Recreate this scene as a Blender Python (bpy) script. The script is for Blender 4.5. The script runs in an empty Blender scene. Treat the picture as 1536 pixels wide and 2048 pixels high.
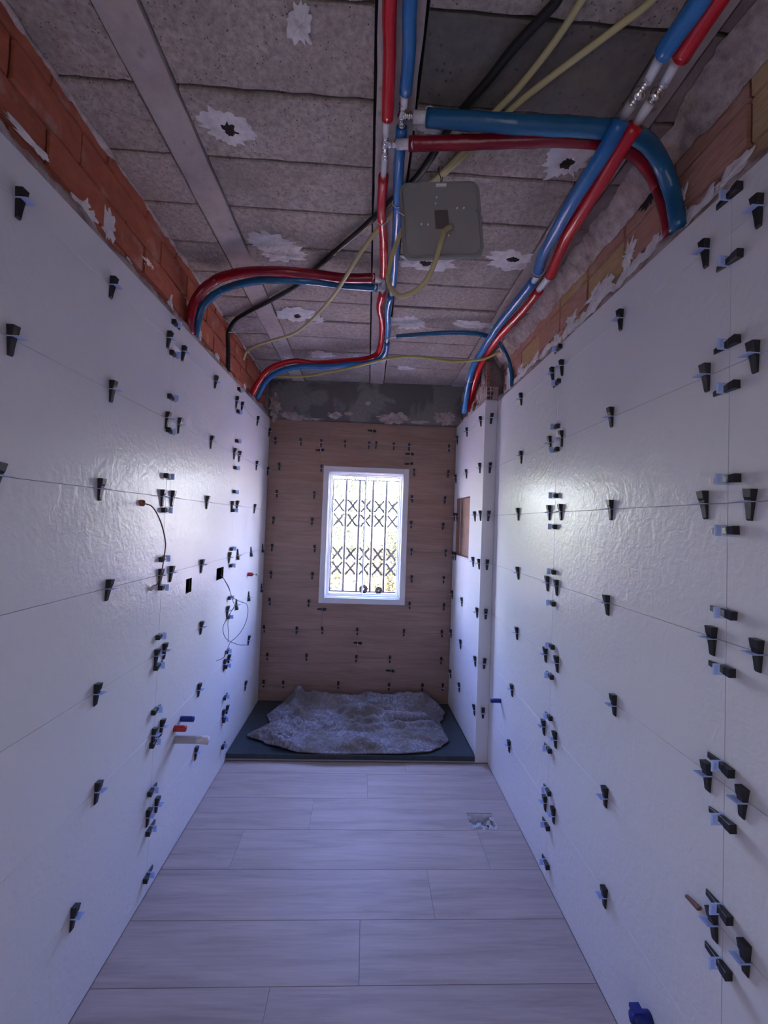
import bpy, math, random
from mathutils import Vector, Matrix, noise

# ---------------------------------------------------------------- camera
SC = bpy.context.scene
COL = SC.collection
cam_d = bpy.data.cameras.new('camera')
cam_d.sensor_fit = 'HORIZONTAL'; cam_d.sensor_width = 36.0; cam_d.lens = 18.75
cam_d.clip_start = 0.02; cam_d.clip_end = 200
cam = bpy.data.objects.new('camera', cam_d); COL.objects.link(cam)
RT = Vector((0.99848056, -0.04183845, 0.03586238))
FW = Vector((0.04088535, 0.99880139, 0.02691036))
UP = Vector((-0.03694528, -0.02540322, 0.99899436))
cam.matrix_world = Matrix(((RT.x, UP.x, -FW.x, 0), (RT.y, UP.y, -FW.y, 0), (RT.z, UP.z, -FW.z, 1.54), (0, 0, 0, 1)))
SC.camera = cam

# ---------------------------------------------------------------- light and exposure
SC.view_settings.view_transform = 'Standard'
SC.view_settings.look = 'None'
SC.view_settings.gamma = 1.0
SC.view_settings.use_curve_mapping = False
SC.view_settings.exposure = 0.0

world = bpy.data.worlds.new('sky'); SC.world = world; world.use_nodes = True
wn = world.node_tree; wn.nodes.clear()
w_out = wn.nodes.new('ShaderNodeOutputWorld'); w_bg = wn.nodes.new('ShaderNodeBackground')
w_tc = wn.nodes.new('ShaderNodeTexCoord'); w_sep = wn.nodes.new('ShaderNodeSeparateXYZ'); w_r = wn.nodes.new('ShaderNodeValToRGB')
wn.links.new(w_tc.outputs['Generated'], w_sep.inputs[0]); wn.links.new(w_sep.outputs['Z'], w_r.inputs[0])
wn.links.new(w_r.outputs[0], w_bg.inputs[0]); wn.links.new(w_bg.outputs[0], w_out.inputs[0])
w_r.color_ramp.elements[0].position = 0.0; w_r.color_ramp.elements[0].color = (1.0, 0.94, 0.93, 1)
w_r.color_ramp.elements[1].position = 0.45; w_r.color_ramp.elements[1].color = (0.27, 0.38, 1.0, 1)
_e = w_r.color_ramp.elements.new(0.14); _e.color = (0.74, 0.79, 1.0, 1)
w_bg.inputs[1].default_value = 44.0

def add_light(name, kind, energy, color, loc, rot, **kw):
    d = bpy.data.lights.new(name, kind); d.energy = energy; d.color = color
    for k, v in kw.items(): setattr(d, k, v)
    o = bpy.data.objects.new(name, d); COL.objects.link(o); o.location = loc; o.rotation_euler = rot
    return o
# sun standing behind the building, it lights the garden and the terrace, not the room
add_light('sun', 'SUN', 380.0, (1.0, 0.80, 0.74), (0, -5, 10), (math.radians(28), 0, math.radians(-25)), angle=0.01)
# fill light added in the doorway behind the photographer to brighten the near walls
rear_fill = add_light('rear_fill_light', 'AREA', 7.5, (0.95, 0.86, 0.94), (-0.15, -1.16, 1.15), (math.radians(90), 0, 0),
                       shape='RECTANGLE', size=0.9, size_y=2.0)
# sampling portal in the window opening
portal = add_light('window_portal', 'AREA', 1.0, (1, 1, 1), (-0.02, 3.452, 1.43), (math.radians(-90), 0, 0),
                   shape='RECTANGLE', size=0.70, size_y=1.12)
portal.data.cycles.is_portal = True
SC.cycles.max_bounces = 10; SC.cycles.diffuse_bounces = 7; SC.cycles.glossy_bounces = 4
SC.cycles.transparent_max_bounces = 10; SC.cycles.transmission_bounces = 6
SC.cycles.sample_clamp_indirect = 25.0
SC.cycles.caustics_reflective = False; SC.cycles.caustics_refractive = False

# ---------------------------------------------------------------- data (metres, measured on the room's own planes)
DATA = {
 'cr_ins1': [[0.02,-1.1,2.67],[0.035,0.3,2.67],[0.007,0.835,2.67],[0.011,0.927,2.67],[0.015,1.089,2.67]],
 'cr_w1': [[0.012,1.096,2.668],[0.012,1.123,2.668]],
 'cr_tee': [[0.011,1.128,2.668],[0.013,1.163,2.668],[0.013,1.205,2.668]],
 'cr_w2': [[0.012,1.209,2.668],[0.011,1.269,2.668]],
 'cr_ins2': [[0.011,1.273,2.668],[0.01,1.339,2.668],[0.009,1.396,2.66],[0.023,1.562,2.664],[0.031,1.71,2.66],[0.032,1.788,2.66]],
 'cr_tee2': [[0.033,1.803,2.66],[0.033,1.857,2.66],[0.032,1.906,2.66]],
 'cr_ins3': [[0.033,1.919,2.66],[0.022,2.046,2.66],[0.04,2.173,2.655],[0.045,2.308,2.65],[0.04,2.509,2.65],[0.017,2.614,2.645],[-0.039,2.666,2.64],[-0.204,2.729,2.64],[-0.417,2.792,2.64],[-0.549,2.774,2.64],[-0.716,2.79,2.585],[-0.802,2.83,2.503],[-0.858,2.869,2.417]],
 'cb_ins1': [[0.1,-1.1,2.67],[0.09,0.3,2.67],[0.051,0.832,2.67],[0.058,0.924,2.67],[0.059,1.018,2.67]],
 'cb_w1': [[0.056,1.023,2.668],[0.057,1.039,2.668]],
 'cb_tee': [[0.054,1.044,2.668],[0.054,1.075,2.668],[0.056,1.105,2.668]],
 'cb_ins2': [[0.056,1.108,2.666],[0.057,1.17,2.66],[0.059,1.257,2.66],[0.066,1.379,2.65],[0.072,1.545,2.655],[0.078,1.75,2.655],[0.079,1.836,2.655]],
 'cb_tee2': [[0.078,1.852,2.655],[0.077,1.885,2.655],[0.077,1.918,2.655]],
 'cb_ins3': [[0.075,1.923,2.65],[0.066,2.033,2.645],[0.075,2.195,2.64],[0.079,2.327,2.64]],
 'cb_tee3': [[0.078,2.339,2.64],[0.078,2.365,2.64],[0.079,2.398,2.64]],
 'cb_ins4': [[0.08,2.408,2.635],[0.076,2.521,2.625],[0.038,2.6,2.61],[-0.037,2.642,2.6],[-0.173,2.686,2.6],[-0.34,2.743,2.6],[-0.505,2.765,2.6],[-0.658,2.8,2.567],[-0.757,2.87,2.523],[-0.845,2.974,2.433]],
 'lr': [[-0.006,1.791,2.65],[-0.148,1.789,2.64],[-0.272,1.76,2.63],[-0.405,1.736,2.62],[-0.544,1.765,2.63],[-0.649,1.817,2.645],[-0.747,1.876,2.65],[-0.8,1.866,2.595],[-0.838,1.875,2.546],[-0.85,1.862,2.48],[-0.858,1.871,2.425],[-0.862,1.899,2.396]],
 'lr_c': [[0.029,1.818,2.66],[-0.006,1.791,2.65]],
 'lb': [[0.007,1.85,2.64],[-0.15,1.83,2.63],[-0.281,1.779,2.61],[-0.368,1.769,2.605],[-0.492,1.789,2.61],[-0.623,1.854,2.625],[-0.742,1.931,2.63],[-0.79,1.902,2.567],[-0.82,1.901,2.519],[-0.84,1.916,2.473],[-0.85,1.915,2.395]],
 'lb_c': [[0.07,1.89,2.655],[0.007,1.85,2.64]],
 'rb_c': [[0.057,1.076,2.665],[0.121,1.064,2.655]],
 'rb': [[0.124,1.065,2.655],[0.223,1.04,2.63],[0.337,1.015,2.605],[0.442,1.008,2.6],[0.546,1.001,2.595],[0.628,1.003,2.595],[0.678,1.012,2.595],[0.74,1.045,2.604],[0.806,1.085,2.589],[0.85,1.102,2.525],[0.855,1.094,2.47],[0.857,1.086,2.409]],
 'rr_c': [[0.014,1.151,2.655],[0.077,1.121,2.632]],
 'rr': [[0.08,1.12,2.632],[0.195,1.101,2.625],[0.277,1.086,2.62],[0.383,1.063,2.61],[0.488,1.047,2.605],[0.585,1.045,2.605],[0.658,1.049,2.6],[0.725,1.075,2.603],[0.784,1.11,2.598],[0.843,1.156,2.596],[0.856,1.139,2.514],[0.862,1.125,2.42]],
 'sb_c': [[0.08,2.341,2.635],[0.132,2.327,2.64]],
 'sb': [[0.132,2.327,2.64],[0.295,2.287,2.645],[0.462,2.249,2.645],[0.597,2.241,2.64],[0.69,2.28,2.64],[0.764,2.34,2.624],[0.827,2.4,2.573],[0.857,2.417,2.497],[0.86,2.41,2.411]],
 'mb_ins1': [[0.677,-1.1,2.6],[0.637,0.2,2.6],[0.617,0.735,2.59],[0.612,0.789,2.59],[0.61,0.826,2.59]],
 'mb_w1': [[0.612,0.844,2.592],[0.615,0.871,2.592]],
 'mb_fit': [[0.614,0.874,2.59],[0.613,0.908,2.59],[0.611,0.938,2.59]],
 'mb_w2': [[0.61,0.94,2.588],[0.61,0.958,2.588]],
 'mb_ins2': [[0.605,0.961,2.58],[0.6,0.998,2.56],[0.599,1.082,2.555],[0.598,1.183,2.555],[0.608,1.286,2.56],[0.632,1.47,2.58],[0.672,1.613,2.605]],
 'mb_w3': [[0.676,1.626,2.605],[0.682,1.672,2.61]],
 'mb_ins3': [[0.682,1.682,2.61],[0.674,1.815,2.61],[0.655,2.097,2.605],[0.651,2.332,2.59],[0.674,2.66,2.603],[0.691,2.85,2.524],[0.705,3.0,2.401]],
 'mr_ins1': [[0.7110000000000001,-1.1,2.6],[0.671,0.2,2.6],[0.651,0.732,2.59],[0.652,0.797,2.59],[0.654,0.828,2.59]],
 'mr_w1': [[0.653,0.846,2.592],[0.656,0.874,2.592]],
 'mr_fit': [[0.656,0.876,2.59],[0.653,0.905,2.59],[0.653,0.932,2.59]],
 'mr_w2': [[0.65,0.933,2.585],[0.65,0.966,2.585]],
 'mr_ins2': [[0.645,0.966,2.575],[0.638,1.015,2.56],[0.643,1.107,2.555],[0.648,1.204,2.555],[0.657,1.328,2.56],[0.691,1.479,2.58],[0.727,1.616,2.6]],
 'mr_w3': [[0.728,1.637,2.6],[0.727,1.718,2.605]],
 'mr_ins3': [[0.729,1.733,2.605],[0.725,1.902,2.605],[0.697,2.139,2.6],[0.689,2.328,2.59],[0.719,2.66,2.606],[0.733,2.86,2.529],[0.748,3.02,2.428]],
 'ya': [[0.9,-1.1,2.69],[0.52,0.3,2.69],[0.422,0.818,2.685],[0.397,0.899,2.685],[0.369,0.964,2.685],[0.341,1.017,2.685],[0.306,1.072,2.685],[0.255,1.177,2.685],[0.221,1.235,2.685],[0.177,1.298,2.685],[0.109,1.387,2.685],[0.06,1.444,2.685]],
 'yb': [[1.0,-1.1,2.69],[0.66,0.3,2.69],[0.572,0.808,2.685],[0.538,0.847,2.685],[0.469,0.92,2.685],[0.402,0.992,2.685],[0.368,1.031,2.685],[0.322,1.098,2.685],[0.276,1.171,2.685],[0.234,1.234,2.685],[0.195,1.289,2.685],[0.133,1.363,2.685],[0.076,1.413,2.68],[-0.002,1.505,2.66],[-0.058,1.536,2.6],[-0.109,1.618,2.57],[-0.178,1.795,2.58],[-0.311,2.069,2.6],[-0.468,2.317,2.62],[-0.632,2.47,2.64],[-0.763,2.58,2.644],[-0.841,2.65,2.631],[-0.868,2.69,2.596]],
 'yc': [[0.232,1.235,2.486],[0.204,1.2,2.444],[0.189,1.18,2.385],[0.175,1.18,2.33],[0.149,1.2,2.279],[0.109,1.22,2.254],[0.072,1.24,2.256],[0.043,1.26,2.298],[0.04,1.28,2.363],[0.055,1.29,2.437],[0.073,1.3,2.496],[0.096,1.3,2.548]],
 'yd': [[-0.765,2.991,2.6],[-0.511,2.956,2.6],[-0.275,2.786,2.585],[-0.043,2.585,2.57],[0.095,2.467,2.565],[0.247,2.43,2.57],[0.386,2.462,2.575],[0.52,2.471,2.57],[0.678,2.38,2.56],[0.749,2.318,2.58]],
 'bk': [[0.42,-1.1,2.685],[0.42,0.3,2.685],[0.369,0.821,2.684],[0.363,0.832,2.684],[0.337,0.87,2.684],[0.305,0.917,2.684],[0.267,0.988,2.684],[0.225,1.057,2.684],[0.189,1.128,2.684],[0.168,1.186,2.684],[0.119,1.292,2.684],[0.047,1.387,2.684],[-0.061,1.534,2.684],[-0.198,1.702,2.684],[-0.309,1.845,2.684],[-0.397,1.953,2.684],[-0.576,2.115,2.684],[-0.721,2.24,2.685],[-0.816,2.33,2.677],[-0.862,2.378,2.633],[-0.862,2.391,2.534],[-0.862,2.409,2.396]],
 'lid': [[0.077,1.25,2.629],[0.334,1.25,2.661],[0.332,1.25,2.408],[0.07,1.25,2.386]],
 'conduit': [-0.842,1.521,1.581],
 'brown': [[-0.81,1.476,1.578],[-0.798,1.5,1.574],[-0.748,1.46,1.539],[-0.717,1.44,1.49],[-0.711,1.45,1.442],[-0.738,1.5,1.384],[-0.774,1.56,1.321],[-0.805,1.6,1.276],[-0.826,1.62,1.259]],
 'wires': [[[-0.836,2.36,1.207],[-0.795,2.3,1.191],[-0.758,2.28,1.148],[-0.746,2.3,1.094],[-0.7,2.3,1.067],[-0.663,2.3,1.054],[-0.654,2.3,1.027],[-0.659,2.3,0.965],[-0.682,2.3,0.908],[-0.713,2.3,0.865],[-0.742,2.3,0.84],[-0.764,2.32,0.794],[-0.794,2.35,0.735],[-0.833,2.35,0.715]],[[-0.836,2.36,1.207],[-0.792,2.3,1.185],[-0.748,2.26,1.137],[-0.732,2.28,1.07],[-0.729,2.3,1.041],[-0.75,2.3,1.004],[-0.773,2.3,0.962],[-0.781,2.28,0.925],[-0.773,2.27,0.895],[-0.758,2.27,0.867],[-0.715,2.25,0.852],[-0.674,2.25,0.84],[-0.636,2.25,0.841]],[[-0.729,2.3,1.041],[-0.756,2.31,0.993],[-0.768,2.32,0.943],[-0.763,2.32,0.887],[-0.766,2.33,0.83]]],
}

# ---------------------------------------------------------------- materials
MATS = {}
class NT:
    def __init__(s, name):
        s.m = bpy.data.materials.new(name); s.m.use_nodes = True; s.t = s.m.node_tree; s.n = s.t.nodes
        s.b = s.n['Principled BSDF']; MATS[name] = s.m
    def add(s, typ, **kw):
        n = s.n.new(typ)
        for k, v in kw.items():
            if k in n.inputs: n.inputs[k].default_value = v
            else: setattr(n, k, v)
        return n
    def ln(s, a, b): s.t.links.new(a, b)
    def coords(s, scale=(1, 1, 1), kind='Object', rnd=True):
        tc = s.add('ShaderNodeTexCoord'); mp = s.add('ShaderNodeMapping'); mp.inputs['Scale'].default_value = scale
        s.ln(tc.outputs[kind], mp.inputs[0])
        if rnd:
            oi = s.add('ShaderNodeObjectInfo'); mu = s.add('ShaderNodeMath', operation='MULTIPLY'); mu.inputs[1].default_value = 37.0
            s.ln(oi.outputs['Random'], mu.inputs[0]); s.ln(mu.outputs[0], mp.inputs['Location'])
        return mp.outputs[0]
    def noise(s, vec, scale, detail=4, rough=0.55, dist=0.0):
        n = s.add('ShaderNodeTexNoise'); n.inputs['Scale'].default_value = scale; n.inputs['Detail'].default_value = detail
        n.inputs['Roughness'].default_value = rough; n.inputs['Distortion'].default_value = dist; s.ln(vec, n.inputs['Vector']); return n.outputs['Fac']
    def ramp(s, fac, stops):
        r = s.add('ShaderNodeValToRGB'); e = r.color_ramp.elements
        while len(e) < len(stops): e.new(0.5)
        for i, (p, c) in enumerate(stops): e[i].position = p; e[i].color = (*c, 1)
        s.ln(fac, r.inputs[0]); return r.outputs[0]
    def mix(s, fac, a, b, mode='MIX'):
        m = s.add('ShaderNodeMix', data_type='RGBA', blend_type=mode)
        for sock, v in ((m.inputs[0], fac), (m.inputs[6], a), (m.inputs[7], b)):
            if hasattr(v, 'links'): s.ln(v, sock)
            else: sock.default_value = v if isinstance(v, float) else (*v, 1)
        return m.outputs[2]
    def bump(s, h, strength, dist):
        b = s.add('ShaderNodeBump'); b.inputs['Strength'].default_value = strength; b.inputs['Distance'].default_value = dist
        s.ln(h, b.inputs['Height']); s.ln(b.outputs[0], s.b.inputs['Normal'])
    def col(s, c):
        if hasattr(c, 'links'): s.ln(c, s.b.inputs['Base Color'])
        else: s.b.inputs['Base Color'].default_value = (*c, 1)
    def set(s, **kw):
        for k, v in kw.items(): s.b.inputs[k.replace('_', ' ')].default_value = v
        return s

def plain(name, c, rough=0.5, **kw):
    n = NT(name); n.col(c); n.set(Roughness=rough, **kw); return n.m

# glossy white ceramic with a rippled silk relief
n = NT('white_tile'); v = n.coords((1, 1, 1)); n.col((0.74, 0.74, 0.76)); n.set(Roughness=0.30, Specular_IOR_Level=0.40)
a = n.noise(v, 26, 3, 0.5, 0.8); b = n.noise(v, 70, 2, 0.5, 0.3)
n.bump(n.mix(0.3, a, b), 0.42, 0.006)
# light wood-look floor tile (grain along X)
n = NT('floor_tile'); v = n.coords((0.8, 9, 9)); g = n.noise(v, 2.2, 7, 0.62, 0.6); g2 = n.noise(n.coords((3, 60, 60)), 2.0, 4, 0.6)
n.col(n.mix(0.35, n.ramp(g, [(0.30, (0.31, 0.245, 0.225)), (0.5, (0.43, 0.35, 0.325)), (0.72, (0.54, 0.455, 0.43))]), n.ramp(g2, [(0.3, (0.36, 0.30, 0.28)), (0.7, (0.52, 0.45, 0.43))])))
n.set(Roughness=0.5, Specular_IOR_Level=0.3); n.bump(g, 0.10, 0.002)
# brown wood-look wall tile
n = NT('brown_tile'); v = n.coords((0.8, 9, 9)); g = n.noise(v, 2.4, 7, 0.62, 0.7); g2 = n.noise(n.coords((3, 70, 70)), 2.0, 4, 0.6)
n.col(n.mix(0.35, n.ramp(g, [(0.30, (0.20, 0.118, 0.088)), (0.5, (0.30, 0.185, 0.145)), (0.72, (0.40, 0.265, 0.21))]), n.ramp(g2, [(0.3, (0.25, 0.16, 0.12)), (0.7, (0.44, 0.30, 0.24))])))
n.set(Roughness=0.5); n.bump(g, 0.12, 0.002)
plain('grout_gap', (0.22, 0.21, 0.21), 0.9)
plain('adhesive', (0.38, 0.35, 0.34), 0.95)
# concrete blocks: pitted light grey aggregate
def concrete(name, lo, hi, pit, scale=60, strength=0.6):
    n = NT(name); v = n.coords((1, 1, 1)); g = n.noise(v, scale, 6, 0.7); big = n.noise(v, 5, 4, 0.6)
    vo = n.add('ShaderNodeTexVoronoi'); vo.inputs['Scale'].default_value = scale * 1.9; n.ln(v, vo.inputs['Vector'])
    c = n.mix(n.ramp(g, [(0.35, (0, 0, 0)), (0.65, (1, 1, 1))]), lo, hi)
    c = n.mix(n.ramp(big, [(0.35, (0.0,) * 3), (0.7, (0.55,) * 3)]), c, tuple(x * 0.72 for x in lo))
    p = n.ramp(vo.outputs['Distance'], [(0.10, (1, 1, 1)), (0.30, (0, 0, 0))])
    p2 = n.ramp(n.noise(v, scale * 0.8, 2, 0.5), [(0.50, (0, 0, 0)), (0.57, (1, 1, 1))])
    pm = n.mix(1.0, p, p2, 'MULTIPLY')
    n.col(n.mix(pm, c, pit)); n.set(Roughness=0.95)
    n.bump(n.mix(pm, g, (0, 0, 0)), strength, 0.006); return n.m
concrete('block', (0.31, 0.262, 0.242), (0.58, 0.50, 0.465), (0.08, 0.062, 0.056))
concrete('joist', (0.44, 0.375, 0.365), (0.58, 0.51, 0.50), (0.32, 0.27, 0.26), 14, 0.15)
concrete('dark_block', (0.15, 0.135, 0.125), (0.21, 0.19, 0.175), (0.08, 0.07, 0.065), 30, 0.25)
# grey lintel with darker damp stains
n = NT('lintel'); v = n.coords((1, 1, 1), rnd=False); st = n.noise(v, 3.2, 5, 0.6, 0.6); g = n.noise(v, 50, 4, 0.6)
n.col(n.mix(n.ramp(st, [(0.46, (0, 0, 0)), (0.52, (1, 1, 1))]), n.ramp(g, [(0.3, (0.20, 0.19, 0.18)), (0.7, (0.25, 0.24, 0.23))]), (0.145, 0.13, 0.125)))
n.set(Roughness=0.9); n.bump(g, 0.25, 0.003)
# clay bricks
def brick(name, lo, hi, scale=(1, 2, 14)):
    n = NT(name); v = n.coords(scale); g = n.noise(v, 9, 6, 0.65, 0.3); d = n.noise(n.coords((1, 1, 1)), 7, 5, 0.65)
    c = n.ramp(g, [(0.3, lo), (0.7, hi)])
    n.col(n.mix(n.ramp(d, [(0.56, (0, 0, 0)), (0.75, (0.55,) * 3)]), c, (0.50, 0.42, 0.38)))
    n.set(Roughness=0.9); n.bump(g, 0.5, 0.006); return n.m
brick('brick_red', (0.27, 0.065, 0.035), (0.40, 0.115, 0.06), (1, 1.5, 3))
brick('brick_tan', (0.36, 0.20, 0.11), (0.52, 0.32, 0.19)); brick('brick_pink', (0.34, 0.16, 0.12), (0.50, 0.27, 0.21))
brick('brick_ochre', (0.38, 0.24, 0.12), (0.52, 0.35, 0.18))
# mortar and plaster
n = NT('mortar'); v = n.coords((1, 1, 1)); g = n.noise(v, 22, 8, 0.7); n.col(n.ramp(g, [(0.32, (0.27, 0.20, 0.185)), (0.5, (0.46, 0.38, 0.36)), (0.68, (0.62, 0.56, 0.56))]))
n.set(Roughness=0.95); n.bump(n.noise(v, 60, 6, 0.7), 0.8, 0.008)
n = NT('plaster'); v = n.coords((1, 1, 1)); g = n.noise(v, 30, 6, 0.65); n.col(n.ramp(g, [(0.3, (0.58, 0.54, 0.54)), (0.6, (0.80, 0.77, 0.78))]))
n.set(Roughness=0.8); n.bump(g, 0.7, 0.006)
n = NT('rough_wall'); v = n.coords((1, 1, 1)); g = n.noise(v, 9, 7, 0.65); n.col(n.ramp(g, [(0.32, (0.20, 0.15, 0.15)), (0.65, (0.38, 0.31, 0.31))]))
n.set(Roughness=0.95); n.bump(n.noise(v, 40, 6, 0.7), 0.7, 0.006)
plain('outer_wall', (0.5, 0.47, 0.44), 0.9)
# pipe sleeves in shiny film
def sleeve(name, c, c2):
    n = NT(name); v = n.coords((1, 1, 1)); g = n.noise(v, 35, 3, 0.5); n.col(n.mix(n.noise(v, 12, 3), c, c2))
    n.set(Roughness=0.26); n.b.inputs['Coat Weight'].default_value = 0.2; n.b.inputs['Coat Roughness'].default_value = 0.12
    n.bump(g, 0.35, 0.006); return n.m
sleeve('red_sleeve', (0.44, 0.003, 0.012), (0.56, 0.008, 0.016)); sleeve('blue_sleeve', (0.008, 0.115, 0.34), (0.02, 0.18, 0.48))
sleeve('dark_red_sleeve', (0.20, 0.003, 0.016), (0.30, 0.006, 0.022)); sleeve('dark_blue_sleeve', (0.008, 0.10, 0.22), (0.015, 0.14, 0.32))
plain('white_pipe', (0.72, 0.72, 0.75), 0.35); plain('grey_plastic', (0.42, 0.41, 0.43), 0.4)
plain('brass', (0.72, 0.62, 0.48), 0.18, Metallic=1.0); plain('chrome', (0.75, 0.73, 0.72), 0.15, Metallic=1.0)
plain('yellow_cable', (0.50, 0.44, 0.13), 0.5); plain('pale_cable', (0.56, 0.50, 0.26), 0.5); plain('black_cable', (0.012, 0.011, 0.012), 0.45)
plain('brown_cable', (0.16, 0.05, 0.03), 0.4); plain('grey_wire', (0.12, 0.13, 0.19), 0.4); plain('white_wire', (0.6, 0.57, 0.5), 0.5)
plain('orange_plastic', (0.42, 0.12, 0.05), 0.5)
plain('wedge_black', (0.014, 0.014, 0.016), 0.38)
n = NT('clip_plastic'); n.col((0.62, 0.70, 0.95)); n.set(Roughness=0.3); 
tr = n.add('ShaderNodeBsdfTranslucent'); tr.inputs['Color'].default_value = (0.74, 0.84, 1.0, 1)
ms = n.add('ShaderNodeMixShader'); ms.inputs[0].default_value = 0.55; n.ln(n.b.outputs[0], ms.inputs[1]); n.ln(tr.outputs[0], ms.inputs[2]); n.ln(ms.outputs[0], n.n['Material Output'].inputs[0])
plain('blue_tape', (0.010, 0.025, 0.22), 0.4); plain('red_tape', (0.42, 0.02, 0.02), 0.4)
plain('dark_hole', (0.012, 0.011, 0.011), 0.9); plain('wood_hole', (0.16, 0.12, 0.07), 0.8)
n = NT('tray_slate'); v = n.coords((1, 1, 1), rnd=False); g = n.noise(v, 30, 6, 0.7); n.col(n.ramp(g, [(0.3, (0.018, 0.030, 0.038)), (0.7, (0.038, 0.058, 0.068))])); n.set(Roughness=0.3); n.bump(g, 0.3, 0.003)
# felt moving blanket made of shredded fibres
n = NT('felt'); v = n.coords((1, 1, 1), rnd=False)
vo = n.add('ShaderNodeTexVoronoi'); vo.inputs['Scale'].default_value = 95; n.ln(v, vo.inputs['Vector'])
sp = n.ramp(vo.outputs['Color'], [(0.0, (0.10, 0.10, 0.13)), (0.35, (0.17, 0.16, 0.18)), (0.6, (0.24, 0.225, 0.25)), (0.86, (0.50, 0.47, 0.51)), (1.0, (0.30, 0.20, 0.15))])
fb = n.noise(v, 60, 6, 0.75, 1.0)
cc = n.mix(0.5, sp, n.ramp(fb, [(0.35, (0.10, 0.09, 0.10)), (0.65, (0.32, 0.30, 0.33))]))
dirt_shade = n.ramp(n.noise(v, 4.0, 3, 0.5), [(0.46, (0, 0, 0)), (0.60, (0.7,) * 3)])  # brown stains, widened to stand in for the shade under the window
n.col(n.mix(dirt_shade, cc, (0.13, 0.10, 0.068))); n.set(Roughness=1.0); n.bump(fb, 0.8, 0.006)
# translucent lid
n = NT('lid_plastic'); n.col((0.31, 0.31, 0.295)); n.set(Roughness=0.25)
tr = n.add('ShaderNodeBsdfTranslucent'); tr.inputs['Color'].default_value = (0.25, 0.25, 0.23, 1)
ms = n.add('ShaderNodeMixShader'); ms.inputs[0].default_value = 0.35; out = n.n['Material Output']
n.ln(n.b.outputs[0], ms.inputs[1]); n.ln(tr.outputs[0], ms.inputs[2]); n.ln(ms.outputs[0], out.inputs[0])
plain('lid_window', (0.13, 0.115, 0.115), 0.3); plain('bright_plastic', (0.95, 0.95, 0.92), 0.25)
# thin plastic film in the floor hole
n = NT('plastic_film'); n.col((0.62, 0.64, 0.68)); n.set(Roughness=0.12); n.b.inputs['Alpha'].default_value = 0.8; n.bump(n.noise(n.coords((1, 1, 1)), 30, 3), 0.6, 0.01)
plain('trim_white', (0.70, 0.70, 0.73), 0.45); plain('frame_white', (0.78, 0.80, 0.82), 0.3); plain('reveal_white', (0.78, 0.78, 0.78), 0.7)
plain('grille_grey', (0.035, 0.038, 0.038), 0.6)
# clear window glass: mostly see-through, faint reflection
n = NT('glass'); out = n.n['Material Output']; tb = n.add('ShaderNodeBsdfTransparent'); tb.inputs[0].default_value = (0.95, 0.97, 0.96, 1)
gb = n.add('ShaderNodeBsdfGlossy'); gb.inputs['Roughness'].default_value = 0.02; lw = n.add('ShaderNodeFresnel'); lw.inputs[0].default_value = 1.45
ms = n.add('ShaderNodeMixShader'); geo_ = n.add('ShaderNodeNewGeometry'); fm = n.add('ShaderNodeMath', operation='SUBTRACT'); fm.use_clamp = True; n.ln(lw.outputs[0], fm.inputs[0]); n.ln(geo_.outputs['Backfacing'], fm.inputs[1]); n.ln(fm.outputs[0], ms.inputs[0]); n.ln(tb.outputs[0], ms.inputs[1]); n.ln(gb.outputs[0], ms.inputs[2]); n.ln(ms.outputs[0], out.inputs[0])
# outside
n = NT('terrace'); v = n.coords((1, 1, 1), rnd=False); n.col(n.ramp(n.noise(v, 3, 6, 0.7), [(0.3, (0.40, 0.32, 0.29)), (0.7, (0.58, 0.48, 0.44))])); n.set(Roughness=0.9)
def leafmat(name, a, b):
    n = NT(name); v = n.coords((1, 1, 1)); n.col(n.ramp(n.noise(v, 6, 3), [(0.3, a), (0.7, b)])); n.set(Roughness=0.6)
    tr = n.add('ShaderNodeBsdfTranslucent'); tr.inputs['Color'].default_value = (*b, 1); ms = n.add('ShaderNodeMixShader'); ms.inputs[0].default_value = 0.4
    n.ln(n.b.outputs[0], ms.inputs[1]); n.ln(tr.outputs[0], ms.inputs[2]); n.ln(ms.outputs[0], n.n['Material Output'].inputs[0])
leafmat('leaf', (0.004, 0.010, 0.002), (0.018, 0.032, 0.005)); leafmat('leaf_dark', (0.003, 0.008, 0.002), (0.010, 0.018, 0.004))
leafmat('leaf_yellow', (0.012, 0.014, 0.002), (0.040, 0.042, 0.006))
plain('bark', (0.12, 0.08, 0.06), 0.9); plain('rust_brown', (0.020, 0.009, 0.006), 0.8); plain('brick_sill', (0.30, 0.12, 0.085), 0.8)

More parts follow.
